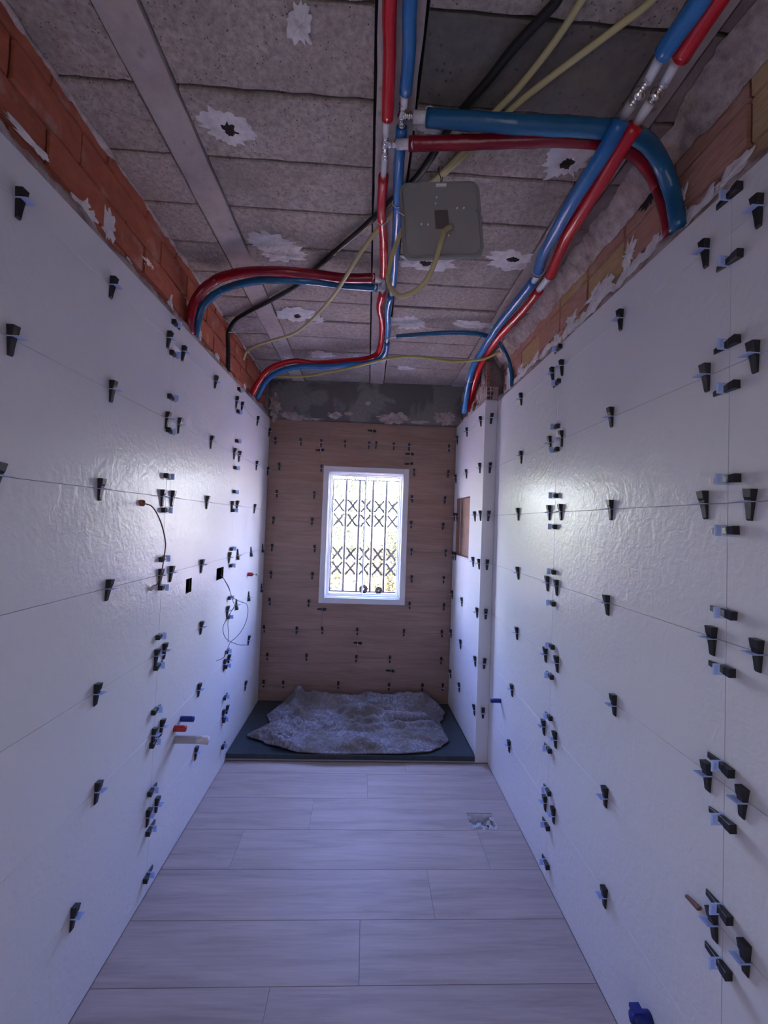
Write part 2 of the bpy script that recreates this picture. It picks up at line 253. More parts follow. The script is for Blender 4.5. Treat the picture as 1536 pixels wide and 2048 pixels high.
# ---------------------------------------------------------------- mesh helpers
class MB:
    def __init__(s): s.v = []; s.f = []
    def add(s, vs, fs):
        k = len(s.v); s.v += [tuple(p) for p in vs]; s.f += [tuple(i + k for i in f) for f in fs]; return s
    def box(s, x0, x1, y0, y1, z0, z1):
        return s.add([(x, y, z) for z in (z0, z1) for y in (y0, y1) for x in (x0, x1)],
                     [(0, 2, 3, 1), (4, 5, 7, 6), (0, 1, 5, 4), (2, 6, 7, 3), (0, 4, 6, 2), (1, 3, 7, 5)])
    def bar(s, a, b, w, t, up=(0, 0, 1)):
        a = Vector(a); b = Vector(b); d = (b - a).normalized(); u = d.cross(Vector(up))
        if u.length < 1e-4: u = d.cross(Vector((0, 1, 0)))
        u.normalize(); q = u.cross(d); vs = []
        for p in (a, b):
            for i, j in ((-1, -1), (1, -1), (1, 1), (-1, 1)): vs.append(p + u * (i * w / 2) + q * (j * t / 2))
        return s.add(vs, [(0, 1, 2, 3), (7, 6, 5, 4), (0, 4, 5, 1), (1, 5, 6, 2), (2, 6, 7, 3), (3, 7, 4, 0)])
    def tube(s, pts, r, seg=12, caps=True, wob=0.0, seed=0):
        pts = [Vector(p) for p in pts]; nrm = None; rings = []
        for i, p in enumerate(pts):
            t = (pts[min(i + 1, len(pts) - 1)] - pts[max(i - 1, 0)])
            if t.length < 1e-9: t = Vector((0, 1, 0))
            t.normalize()
            if nrm is None: nrm = t.orthogonal().normalized()
            nrm = (nrm - t * nrm.dot(t))
            nrm = nrm.normalized() if nrm.length > 1e-6 else t.orthogonal().normalized()
            bn = t.cross(nrm); rr = r[i] if isinstance(r, (list, tuple)) else r
            ring = []
            for k in range(seg):
                an = 2 * math.pi * k / seg; q = rr
                if wob: q *= 1 + wob * noise.noise(Vector((p.x * 30 + seed, p.y * 30 + k * 0.7, p.z * 30)))
                ring.append(p + (nrm * math.cos(an) + bn * math.sin(an)) * q)
            rings.append(ring)
        vs = [v for ring in rings for v in ring]; fs = []
        for i in range(len(rings) - 1):
            for k in range(seg):
                a = i * seg + k; b = i * seg + (k + 1) % seg; fs.append((a, b, b + seg, a + seg))
        if caps: fs.append(tuple(range(seg))[::-1]); fs.append(tuple((len(rings) - 1) * seg + k for k in range(seg)))
        return s.add(vs, fs)
    def mesh(s, name, mat, smooth=False):
        me = bpy.data.meshes.new(name); me.from_pydata(s.v, [], s.f); me.update()
        if mat: me.materials.append(MATS[mat])
        if smooth: me.polygons.foreach_set('use_smooth', [True] * len(me.polygons)); me.update()
        return me
    def build(s, name, mat, parent=None, smooth=False, me=None):
        o = bpy.data.objects.new(name, me or s.mesh(name, mat, smooth)); COL.objects.link(o)
        if parent: o.parent = parent
        return o

def spline(pts, step=0.02):
    P = [Vector(p) for p in pts]
    if len(P) < 3:
        n_ = max(1, int((P[1] - P[0]).length / step)); return [P[0].lerp(P[1], i / n_) for i in range(n_ + 1)]
    out = []; Q = [2 * P[0] - P[1]] + P + [2 * P[-1] - P[-2]]
    for i in range(1, len(Q) - 2):
        a, b, c, d = Q[i - 1], Q[i], Q[i + 1], Q[i + 2]
        # centripetal Catmull-Rom
        t0 = 0; t1 = t0 + max((b - a).length, 1e-5) ** .5; t2 = t1 + max((c - b).length, 1e-5) ** .5; t3 = t2 + max((d - c).length, 1e-5) ** .5
        n_ = max(2, int((c - b).length / step))
        for k in range(n_):
            t = t1 + (t2 - t1) * k / n_
            A1 = a * ((t1 - t) / (t1 - t0)) + b * ((t - t0) / (t1 - t0)); A2 = b * ((t2 - t) / (t2 - t1)) + c * ((t - t1) / (t2 - t1)); A3 = c * ((t3 - t) / (t3 - t2)) + d * ((t - t2) / (t3 - t2))
            B1 = A1 * ((t2 - t) / (t2 - t0)) + A2 * ((t - t0) / (t2 - t0)); B2 = A2 * ((t3 - t) / (t3 - t1)) + A3 * ((t - t1) / (t3 - t1))
            out.append(B1 * ((t2 - t) / (t2 - t1)) + B2 * ((t - t1) / (t2 - t1)))
    out.append(P[-1]); return out

def tag(o, label=None, cat=None, group=None, kind=None):
    if label: o['label'] = label
    if cat: o['category'] = cat
    if group: o['group'] = group
    if kind: o['kind'] = kind
    return o
def empty(name, loc=(0, 0, 0), rz=0.0):
    o = bpy.data.objects.new(name, None); COL.objects.link(o); o.location = loc; o.rotation_euler = (0, 0, rz); o.empty_display_size = 0.05
    return o
def bevel(o, w, seg=2):
    m = o.modifiers.new('bevel', 'BEVEL'); m.width = w; m.segments = seg; m.limit_method = 'ANGLE'; return o

def panel(mb, u0, u1, w0, w1, holes, put):
    """rectangle u0..u1 x w0..w1 minus rectangular holes, each cell laid by put(u0,u1,w0,w1)"""
    hs = [(max(a, u0), min(b, u1), max(c, w0), min(d, w1)) for a, b, c, d in holes]
    hs = [h for h in hs if h[1] - h[0] > 1e-4 and h[3] - h[2] > 1e-4]
    us = sorted({u0, u1, *[h[0] for h in hs], *[h[1] for h in hs]}); ws = sorted({w0, w1, *[h[2] for h in hs], *[h[3] for h in hs]})
    for i in range(len(us) - 1):
        for j in range(len(ws) - 1):
            cu = (us[i] + us[i + 1]) / 2; cw = (ws[j] + ws[j + 1]) / 2
            if not any(h[0] < cu < h[1] and h[2] < cw < h[3] for h in hs): put(us[i], us[i + 1], ws[j], ws[j + 1])

def tile_mesh(u0, u1, w0, w1, holes, mapf, depth, bev=0.0006):
    """one tile; mapf(u, w, n) -> xyz, n=0 the face, n=-depth the back; edges chamfered when there is no hole"""
    mb = MB()
    hs = [h for h in holes if h[0] < u1 and h[1] > u0 and h[2] < w1 and h[3] > w0]
    if not hs:
        ring = lambda d, n_: [mapf(u0 + d, w0 + d, n_), mapf(u1 - d, w0 + d, n_), mapf(u1 - d, w1 - d, n_), mapf(u0 + d, w1 - d, n_)]
        vs = ring(0, -depth) + ring(0, -bev) + ring(bev, 0)
        fs = [(8, 9, 10, 11)]
        for r in (0, 4):
            for k in range(4): fs.append((r + k, r + (k + 1) % 4, r + 4 + (k + 1) % 4, r + 4 + k))
        mb.add(vs, fs)
    else:
        def put(a, b, c, d):
            vs = [mapf(*p, n_) for n_ in (-depth, 0) for p in ((a, c), (b, c), (b, d), (a, d))]
            mb.add(vs, [(4, 5, 6, 7), (0, 1, 5, 4), (1, 2, 6, 5), (2, 3, 7, 6), (3, 0, 4, 7)])
        panel(mb, u0, u1, w0, w1, hs, put)
    return mb
rnd = random.Random(7)
G = 0.0006   # half joint

# ---------------------------------------------------------------- floor
XL, XR, YB, YF, ZC, ZT = -0.842, 0.84, 3.36, -1.2, 2.70, 2.375
floor = MB(); DR = (0.587, 0.728, 2.050, 2.168)
panel(floor, -1.0, 1.0, YF - .1, 3.6, [DR], lambda a, b, c, d: floor.box(a, b, c, d, -0.15, -0.012))
floor = floor.build('floor', 'adhesive'); tag(floor, 'pale wood-look plank floor between the two white walls', 'floor', kind='structure')
fmap = lambda u, w, n_: (u, w, n_)
Yj = [2.612, 2.491, 2.273, 2.045, 1.817, 1.592, 1.371]
while Yj[-1] > YF: Yj.append(Yj[-1] - 0.2245)
Xj = [[0.296], [0.058], [-0.235], [-0.55, 0.612], [0.322], [0.029], [-0.263]]
while len(Xj) < len(Yj): a = Xj[len(Xj) - 4][0]; Xj.append([-0.552, 0.612] if len(Xj) % 4 == 3 else [[0.322], [0.029], [-0.263]][len(Xj) % 4])
for i in range(len(Yj) - 1):
    xs = [XL + 0.001] + Xj[i] + [XR - 0.001]
    for j in range(len(xs) - 1):
        m_ = tile_mesh(xs[j] + G, xs[j + 1] - G, max(Yj[i + 1], YF) + G, Yj[i] - G, [DR], fmap, 0.0115)
        m_.v = [(x, y, z + 0.0) for x, y, z in m_.v]
        m_.build('plank_tile', 'floor_tile', floor)
g_ = MB(); panel(g_, XL, XR, YF, 2.615, [DR], lambda a, b, c, d: g_.box(a, b, c, d, -0.012, -0.0025)); g_.build('grout', 'grout_gap', floor)

# ---------------------------------------------------------------- side walls, white tiles
ROWZ = [0.327, 0.645, 0.968, 1.293, 1.615, 1.937, 2.260]      # level joints, lowest first
def side_wall(name, X, nx, joints, y0, y1, ztop, holes, label, zbot=0.0):
    w = MB(); back = X - nx * 0.012
    x0, x1 = sorted((back, X - nx * 0.075))
    panel(w, y0, y1, -0.1, ZT - 0.01, holes, lambda a, b, c, d: w.box(x0, x1, a, b, c, d))
    w = w.build(name, 'adhesive'); tag(w, label, 'wall', kind='structure')
    ys = sorted({y0, y1, *[j for j in joints if y0 < j < y1]}); zs = [zbot] + ROWZ + [ztop]
    mp = (lambda u, wz, n_: (X + nx * n_, u, wz))
    for i in range(len(ys) - 1):
        for j in range(len(zs) - 1):
            t = tile_mesh(ys[i] + G, ys[i + 1] - G, zs[j] + G, zs[j + 1] - G, holes, mp, 0.010)
            t.v = [(x, y, z) for x, y, z in t.v]
            t.build('wall_tile', 'white_tile', w)
    gx0, gx1 = sorted((X - nx * 0.0025, back)); g = MB()
    panel(g, y0, y1, zbot, ztop, holes, lambda a, b, c, d: g.box(gx0, gx1, a, b, c, d)); g.build('grout', 'grout_gap', w)
    return w
OUT1 = (1.930, 1.993, 1.172, 1.240); OUT2 = (2.312, 2.424, 1.178, 1.246)
LJ = [1.702 - 0.852 * k for k in range(5)] + [2.545]
wall_l = side_wall('wall_left', XL, 1, LJ, YF, YB, ZT, [OUT1, OUT2], 'long white tiled wall on the left under a red brick strip')
RJ = [0.900 - 0.862 * k for k in range(4)] + [1.762]
wall_r = side_wall('wall_right', XR, -1, RJ, YF, 2.62, ZT, [], 'long white tiled wall on the right under tan bricks')
# shells outside the tiled walls, up to the slab
for nm, x0, x1 in (('left', -1.15, -0.917), ('right', 0.917, 1.15)):
    MB().box(x0, x1, YF - .12, 3.62, -0.15, 2.95).build('outer_leaf', 'outer_wall', wall_l if nm == 'left' else wall_r)

# brick strip above the tiles
def brick_strip(wall, X, nx, rows, pitch, offs, mats, y0, y1, seed):
    r = random.Random(seed)
    MB().box(*sorted((X - nx * 0.012, X - nx * 0.045)), y0, y1, ZT - 0.06, ZC + 0.05).build('brick_mortar', 'mortar', wall)
    for k in range(len(rows) - 1):
        za, zb = rows[k], rows[k + 1]; y = offs[k] - math.ceil((offs[k] - y0) / pitch) * pitch
        while y < y1:
            a = max(y, y0) + 0.004; b = min(y + pitch, y1) - 0.004
            if b - a > 0.02:
                m_ = MB(); px = nx * r.uniform(-0.003, 0.004); nseg = 5
                vs = []; fs = []
                for i in range(nseg + 1):
                    yy = a + (b - a) * i / nseg
                    for (dx, zz) in ((-0.02, za + .003), (0, za + .003 + r.uniform(0, .004)), (r.uniform(-.001, .002), (za + zb) / 2), (0, zb - .003 - r.uniform(0, .004)), (-0.02, zb - .003)):
                        vs.append((X + px + nx * dx, yy + (r.uniform(-.002, .002) if 0 < i < nseg else 0), zz))
                for i in range(nseg):
                    for q in range(4): fs.append((i * 5 + q, i * 5 + q + 1, i * 5 + q + 6, i * 5 + q + 5))
                fs += [(0, 1, 2, 3, 4), tuple(nseg * 5 + q for q in range(5))]
                m_.add(vs, fs).build('brick', r.choice(mats), wall)
            y += pitch
BRX = 0.874
brick_strip(wall_l, -BRX, 1, [2.345, 2.443, 2.547, 2.652, 2.705], 0.228, [0.946, 1.059, 0.946, 1.059], ['brick_red'], YF, 3.30, 3)
brick_strip(wall_r, BRX, -1, [2.345, 2.465, 2.578, 2.690], 0.234, [0.974, 1.125, 1.125 + .0], ['brick_tan', 'brick_pink', 'brick_ochre', 'brick_pink'], YF, 2.62, 5)

# ragged mortar: ribbons and blobs
def ribbon(name, mat, parent, y0, y1, fa, fb, seed, step=0.02, bulge=0.01, nrm=(1, 0, 0), rows=6):
    """strip along Y from edge fa(y) to fb(y), each -> (x, z); ragged and bulging along nrm"""
    vs = []; fs = []; n_ = int((y1 - y0) / step); nv = Vector(nrm)
    for i in range(n_ + 1):
        y = y0 + (y1 - y0) * i / n_; a = fa(y); b = fb(y)
        for k in range(rows + 1):
            t = k / rows; x = a[0] + (b[0] - a[0]) * t; z = a[1] + (b[1] - a[1]) * t
            h = noise.fractal(Vector((x * 25 + seed, y * 25, z * 25)), 0.8, 2.0, 4)
            e = bulge * (math.sin(math.pi * t) * (0.55 + 0.6 * h)); vs.append(Vector((x, y, z)) + nv * e)
    for i in range(n_):
        for k in range(rows): a = i * (rows + 1) + k; fs.append((a, a + 1, a + rows + 2, a + rows + 1))
    return MB().add(vs, fs).build(name, mat, parent, smooth=True)
def nz(y, s, f=9): return noise.fractal(Vector((y * f, s, 0.3)), 0.7, 2.1, 5)
ribbon('mortar_bead', 'mortar', wall_l, YF, 3.32, lambda y: (-BRX + .001, 2.687 + .014 * nz(y, 1, 14)), lambda y: (-BRX + .008 + .008 * nz(y, 2, 14), 2.699), 1, 0.012, 0.008, (1, 0, -.5))
ribbon('mortar_ledge', 'mortar', wall_l, YF, 3.34, lambda y: (-BRX + .003, 2.425 + .030 * nz(y, 3, 7)), lambda y: (XL - .001, 2.371), 2, 0.010, 0.012, (.5, 0, 1))
ribbon('mortar_ledge', 'mortar', wall_r, YF, 2.66, lambda y: (BRX - .002, 2.415 + .035 * nz(y, 4, 6)), lambda y: (XR + .001, 2.371), 3, 0.010, 0.014, (-.5, 0, 1))
ribbon('mortar_smear', 'plaster', wall_r, 0.98, 2.58, lambda y: (BRX - .003, 2.398), lambda y: (BRX - .004, 2.445 + .045 * max(-.8, nz(y, 6, 8))), 13, 0.008, 0.008, (-1, 0, 0))
ribbon('mortar_bead', 'mortar', wall_r, YF, 2.95, lambda y: (BRX - .004, 2.625 + .018 * nz(y, 5)), lambda y: (0.805 + .03 * nz(y, 9, 5), 2.699), 4, 0.012, 0.005, (-.6, 0, -.6))

def blob(name, mat, parent, c, ux, uy, w, h, seed, thick=0.006, hole=0.0, spikes=0.45):
    """flat ragged splash around c in the plane ux, uy; normal = ux x uy towards the room"""
    c = Vector(c); ux = Vector(ux); uy = Vector(uy); nn = ux.cross(uy); seg, rings = 44, 5; vs = [c + nn * thick * (0.1 if hole else 0.9)]; fs = []
    for j in range(1, rings + 1):
        t = j / rings
        for k in range(seg):
            a = 2 * math.pi * k / seg; e = 1 + spikes * (0.9 * noise.noise(Vector((math.cos(a) * .9 + seed * 3.3, math.sin(a) * .9, seed * 1.7))) + 0.75 * noise.fractal(Vector((math.cos(a) * 4.2 + seed, math.sin(a) * 4.2, seed * 2.9)), 0.5, 2.3, 4)) * t
            hgt = thick * (1 - t ** 2) * (0.6 + 0.8 * noise.fractal(Vector((a * 2 + seed, t * 4, 0)), .8, 2, 4) ** 1)
            if hole and t < hole: hgt = thick * 0.1
            if j == rings: hgt = -0.001
            vs.append(c + ux * (math.cos(a) * e * t * w / 2) + uy * (math.sin(a) * e * t * h / 2) + nn * max(hgt, -0.001))
    for k in range(seg): fs.append((0, 1 + k, 1 + (k + 1) % seg))
    for j in range(rings - 1):
        for k in range(seg): a = 1 + j * seg + k; b = 1 + j * seg + (k + 1) % seg; fs.append((a, a + seg, b + seg, b))
    return MB().add(vs, fs).build(name, mat, parent, smooth=True)
# plaster smears on the left bricks
for i, (y, z, w, h) in enumerate([(1.20, 2.43, .11, .10), (1.31, 2.47, .06, .09), (1.02, 2.46, .12, .02), (1.55, 2.50, .10, .035), (1.72, 2.44, .05, .08), (2.02, 2.45, .05, .07), (2.25, 2.43, .08, .05), (2.45, 2.47, .04, .09), (2.75, 2.43, .09, .05), (0.8, 2.5, .1, .03), (1.42, 2.42, .05, .04), (1.88, 2.52, .03, .03)]):
    blob('mortar_smear', 'plaster', wall_l, (-BRX + .002, y, z), (0, 1, 0), (0, 0, 1), w, h, 20 + i, .004, spikes=.8)
for i, (y, z, w, h) in enumerate([(1.33, 2.50, .07, .09), (1.50, 2.47, .14, .09), (1.72, 2.45, .12, .08), (1.85, 2.44, .08, .07), (1.10, 2.50, .05, .10), (2.1, 2.45, .1, .06), (2.3, 2.47, .09, .08), (1.18, 2.43, .10, .06), (0.95, 2.43, .1, .05), (2.5, 2.5, .12, .12)]):
    blob('mortar_smear', 'plaster', wall_r, (BRX - .002, y, z), (0, -1, 0), (0, 0, 1), w, h, 50 + i, .008, spikes=.8)
# smashed hole beside the pipes
blob('broken_hollow', 'dark_hole', wall_r, (BRX - .0035, 1.225, 2.625), (0, -1, 0), (0, 0, 1), .085, .07, 66, .001, spikes=.9)
blob('broken_hollow', 'dark_hole', wall_r, (BRX - .006, 1.175, 2.41), (0, -1, 0), (0, 0, 1), .05, .09, 67, .001, spikes=.9)

# ---------------------------------------------------------------- shower side wall, niche, boxed pier
SO = Vector((0.757, 2.62, 0)); SR = math.atan2(0.757 - 0.729, 0.75)
wall_s = empty('wall_shower', SO, SR); tag(wall_s, 'narrow white tiled shower wall with a small niche, right of the window wall', 'wall', kind='structure')
NI = (0.280, 0.655, 1.300, 1.760)     # along, height
SLEN = YB - 2.62
m_ = MB(); panel(m_, 0, SLEN, 0.0, ZT, [NI], lambda a, b, c, d: m_.box(0.012, 0.035, a, b, c, d)); m_.box(0.046, 0.15, 0.0, SLEN + .1, 0.0, ZT - .02)
m_.build('wall_core', 'adhesive', wall_s)
zs = [0.047] + ROWZ + [ZT]; smap = lambda u, w, n_: (-n_, u, w)
for j in range(len(zs) - 1):
    tile_mesh(0.001, SLEN - .001, zs[j] + G, zs[j + 1] - G, [NI], smap, 0.011).build('wall_tile', 'white_tile', wall_s)
m_ = MB(); panel(m_, 0.002, SLEN, 0.047, ZT, [NI], lambda a, b, c, d: m_.box(0.0028, 0.012, a, b, c, d)); m_.build('grout', 'grout_gap', wall_s)
n_ = empty('niche'); n_.parent = wall_s
MB().box(0.036, 0.045, NI[0] - .01, NI[1] + .01, NI[2] - .01, NI[3] + .01).build('niche_back', 'brown_tile', n_)
MB().box(0.002, 0.036, NI[1] - .004, NI[1] + .0, NI[2], NI[3]).build('niche_side', 'brown_tile', n_)
MB().box(0.002, 0.036, NI[0], NI[0] + .004, NI[2], NI[3]).build('niche_side', 'brown_tile', n_)
MB().box(0.002, 0.036, NI[0] + .004, NI[1] - .004, NI[2], NI[2] + .004).build('niche_shelf', 'brown_tile', n_)
MB().box(0.002, 0.036, NI[0] + .004, NI[1] - .004, NI[3] - .004, NI[3]).build('niche_top', 'brown_tile', n_)
MB().box(0.030, 0.0365, NI[1] - .008, NI[1] - .004, NI[2] + .004, NI[3] - .004).build('niche_corner_strip', 'frame_white', n_)
# pier end face looking at the camera
ztp = [0.0] + ROWZ + [2.385]
for j in range(len(ztp) - 1):
    tile_mesh(0.7575, XR - .001, ztp[j] + G, ztp[j + 1] - G, [], lambda u, w, n_: (u, 2.618 - n_, w), 0.010).build('pier_tile', 'white_tile', wall_r)
MB().box(0.7565, 0.7590, 2.6165, 2.628, 0, 2.385).build('corner_strip', 'frame_white', wall_r)
MB().box(0.762, 0.915, 2.629, 2.66, 0, 2.37).build('pier_core', 'adhesive', wall_r)
# brickwork above the shower wall and the hollow brick end on top of the pier
r_ = random.Random(9)
MB().box(0.792, 0.915, 2.66, 3.42, ZT - .03, ZC + .05).build('brick_mortar', 'rough_wall', wall_s).location = -SO
wall_s.children[-1].rotation_euler = (0, 0, 0)
hb = MB(); X0, X1, Z0, Z1 = 0.765, 0.845, 2.386, 2.475
hz = [(0.770, 0.789, 2.392, 2.414), (0.795, 0.806, 2.392, 2.414), (0.770, 0.789, 2.421, 2.443), (0.795, 0.812, 2.421, 2.443), (0.770, 0.789, 2.450, 2.470), (0.795, 0.808, 2.452, 2.470)]
panel(hb, X0, X1, Z0, Z1, hz, lambda a, b, c, d: hb.box(a, b, 2.622, 2.70, c, d))
hb.build('hollow_brick', 'mortar', wall_r); MB().box(X0 + .002, X1, 2.69, 2.705, Z0, Z1).build('brick_cavity', 'dark_hole', wall_r)
for k, (a, b, z0, z1) in enumerate([(2.70, 2.90, 2.376, 2.455), (2.905, 3.10, 2.376, 2.43), (2.66, 2.80, 2.46, 2.56), (2.81, 3.02, 2.46, 2.56), (2.66, 2.90, 2.565, 2.66), (2.91, 3.15, 2.565, 2.66), (3.03, 3.25, 2.46, 2.56)]):
    t_ = (a - 2.62) / .75; xx = 0.772 - 0.028 * t_
    m_ = MB().box(xx, 0.80, a, b, z0, z1).build('brick', r_.choice(['brick_pink', 'brick_pink', 'brick_tan']), wall_r); bevel(m_, .004, 1)
for i, (y, z, w, h) in enumerate([(2.78, 2.47, .16, .10), (3.0, 2.45, .15, .12), (2.72, 2.58, .1, .12), (3.15, 2.5, .16, .12), (2.9, 2.6, .2, .1), (3.2, 2.62, .2, .1)]):
    blob('mortar_smear', 'mortar', wall_r, (0.768 - .03 * (y - 2.62), y, z), (0, -1, 0), (0, 0, 1), w, h, 80 + i, .010, spikes=.9)
ribbon('mortar_ledge', 'mortar', wall_s, 0.0, SLEN, lambda y: (0.02, 2.375), lambda y: (0.001, 2.392 + .02 * nz(y, 8, 14)), 31, .01, .006, (-1, 0, 0))

# ---------------------------------------------------------------- back wall with window opening
WO = (-0.333, 0.292, 0.904, 1.952)       # clear opening
wall_b = MB(); panel(wall_b, -0.95, 0.95, -0.1, ZC + .05, [WO], lambda a, b, c, d: wall_b.box(a, b, YB + .012, YB + .085, c, d))
wall_b = wall_b.build('wall_back', 'adhesive'); tag(wall_b, 'brown wood-look tiled wall around the window at the far end', 'wall', kind='structure')
BZ = [0.047, 0.183, 0.408, 0.630, 0.855, 1.080, 1.305, 1.530, 1.752, 1.975, 2.190, ZT]
BX = [[], [0.242], [-0.041], [-0.344], [], [], [], [], [], [-0.411, 0.340], [0.018]]
TR = (-0.380, 0.338, 0.856, 2.000)       # outside of the white trim
bmap = lambda u, w, nn: (u, YB - nn, w)
for i in range(len(BZ) - 1):
    cuts = [XL + .001] + BX[i] + [0.727]
    z0, z1 = BZ[i], BZ[i + 1]
    if z0 > 0.84 and z1 < 1.99: segs = [(XL + .001, TR[0]), (TR[1], 0.727)]
    else: segs = [(cuts[k], cuts[k + 1]) for k in range(len(cuts) - 1)]
    for a, b in segs:
        tile_mesh(a + G, b - G, z0 + G, z1 - G, [TR], bmap, 0.010).build('plank_tile', 'brown_tile', wall_b)
m_ = MB(); panel(m_, XL, 0.728, 0.047, ZT, [TR], lambda a, b, c, d: m_.box(a, b, YB + .003, YB + .012, c, d)); m_.build('grout', 'grout_gap', wall_b)
# lintel: slightly skewed concrete beam over the tiles
m_ = MB(); m_.add([(-0.86, 3.355, ZT + .003), (0.93, 3.285, ZT + .003), (0.93, 3.52, ZT + .003), (-0.86, 3.52, ZT + .003), (-0.86, 3.345, ZC + .03), (0.93, 3.275, ZC + .03), (0.93, 3.52, ZC + .03), (-0.86, 3.52, ZC + .03)],
      [(3, 2, 1, 0), (0, 1, 5, 4), (4, 5, 6, 7), (1, 2, 6, 5), (3, 0, 4, 7), (2, 3, 7, 6)]); m_.build('lintel', 'lintel', wall_b)
for i, (x_, z, w, h) in enumerate([(-0.66, 2.405, .20, .07), (-0.30, 2.42, .13, .06), (-0.19, 2.44, .08, .05), (0.19, 2.41, .25, .09), (0.62, 2.43, .22, .12), (-0.03, 2.53, .05, .03), (0.40, 2.39, .14, .03), (-0.5, 2.385, .2, .02)]):
    blob('mortar_smear', 'mortar', wall_b, (x_, 3.3495 - (x_ + .86) * .039, z), (1, 0, 0), (0, 0, 1), w, h, 100 + i, .006, spikes=.55)
blob('mortar_smear', 'mortar', wall_b, (-0.80, 3.345, 2.47), (1, 0, 0), (0, 0, 1), .09, .22, 121, .012, spikes=.7)

# window
win = empty('window_1', (-0.02, YB, 0.904)); tag(win, 'small white window with open sashes and bars outside in the far wall', 'window', kind='structure')
def wpart(mb, name, mat, parent=win):
    o = mb.build(name, mat, parent)
    if parent is win: o.location = -win.location
    return o
def frame_mb(x0, x1, z0, z1, w, y0, y1):
    m = MB(); m.box(x0, x0 + w, y0, y1, z0, z1); m.box(x1 - w, x1, y0, y1, z0, z1); m.box(x0 + w, x1 - w, y0, y1, z0, z0 + w); m.box(x0 + w, x1 - w, y0, y1, z1 - w, z1); return m
bevel(wpart(frame_mb(TR[0], TR[1], TR[2], TR[3], 0.047, YB - .006, YB + .012), 'trim', 'trim_white'), .002)
# sloping white reveal boards
rv = MB(); rv.box(WO[0], WO[0] + .006, YB + .012, YB + .085, WO[2], WO[3]); rv.box(WO[1] - .006, WO[1], YB + .012, YB + .085, WO[2], WO[3])
rv.box(WO[0], WO[1], YB + .012, YB + .085, WO[3] - .006, WO[3]); rv.box(WO[0], WO[1], YB + .012, YB + .085, WO[2], WO[2] + .006); wpart(rv, 'reveal', 'reveal_white')
bevel(wpart(frame_mb(WO[0] + .006, WO[1] - .006, WO[2] + .006, WO[3] - .006, 0.012, YB + .040, YB + .080), 'outer_frame', 'frame_white'), .002)
sash = wpart(frame_mb(WO[0] + .019, -0.02, WO[2] + .019, WO[3] - .019, 0.010, YB + .045, YB + .057), 'sash', 'frame_white')
sash2 = wpart(frame_mb(-0.025, WO[1] - .019, WO[2] + .019, WO[3] - .019, 0.010, YB + .062, YB + .074), 'sash', 'frame_white')
MB().box(WO[0] + .029, -0.030, YB + .050, YB + .053, WO[2] + .029, WO[3] - .029).build('pane', 'glass', sash)
MB().box(-0.015, WO[1] - .029, YB + .067, YB + .070, WO[2] + .029, WO[3] - .029).build('pane', 'glass', sash2)
wpart(MB().box(WO[0] - .05, WO[1] + .05, YB + .085, YB + .36, WO[2] - .04, WO[2] + .002), 'outer_sill', 'brick_sill')

# iron grille outside the window
GY = YB + .24
gr = empty('window_grille', (-0.02, GY, WO[2])); tag(gr, 'grey iron grille with upright bars and crossed lattice outside the window', 'grille')
def gpart(mb, name): o = mb.build(name, 'grille_grey', gr); o.location = -gr.location; return o
gx0, gx1, gz0, gz1 = -0.317, 0.285, 0.918, 1.915
fr = MB(); fr.bar((gx0, GY, gz0), (gx0, GY, gz1), .018, .012, (0, 1, 0)); fr.bar((gx1, GY, gz0), (gx1, GY, gz1), .012, .012, (0, 1, 0))
fr.bar((gx0, GY, gz0), (gx1, GY, gz0), .014, .010); fr.bar((gx0, GY, gz1), (gx1, GY, gz1), .014, .010); gpart(fr, 'grille_frame')
bx = [gx0 + (gx1 - gx0) * k / 5 for k in range(6)]
for k in range(1, 5): gpart(MB().tube([(bx[k], GY, gz0), (bx[k], GY, gz1)], .0110, 8), 'upright_bar')
for k in range(5):
    for zc in (1.684, 1.552, 1.255, 1.122):
        w_, h_ = (bx[k + 1] - bx[k]) * .36, .054
        c_ = (bx[k] + bx[k + 1]) / 2
        gpart(MB().bar((c_ - w_, GY - .004, zc - h_), (c_ + w_, GY - .004, zc + h_), .018, .004, (0, 1, 0)), 'lattice_strap')
        gpart(MB().bar((c_ - w_, GY + .004, zc + h_), (c_ + w_, GY + .004, zc - h_), .018, .004, (0, 1, 0)), 'lattice_strap')

# brown curled bundles on the outer sill
def bundle(x_, rad, label, seed):
    r = random.Random(seed); t = empty('curled_bundle', (x_, GY - .075, WO[2] + .002)); tag(t, label, 'bundle', 'curled bundles on the outer sill')
    pts = []
    for i in range(60):
        a = i * .33; rr = rad * (1 - i / 75); pts.append((math.cos(a) * rr, (i % 7) * .002 - .006, rad + .006 + math.sin(a) * rr))
    MB().tube(pts, .0065, 7, wob=.3, seed=seed).build('coil', 'rust_brown', t, True)
    MB().tube([(rad * .6, -.01, .008), (rad * 1.1, -.012, .012), (rad * 1.5, -.01, .006)], .006, 6).build('loose_end', 'rust_brown', t, True)
bundle(-0.012, .038, 'larger brown coiled bundle on the window ledge, left of its twin', 1)
bundle(0.122, .030, 'smaller brown coiled bundle on the window ledge, right of its twin', 2)

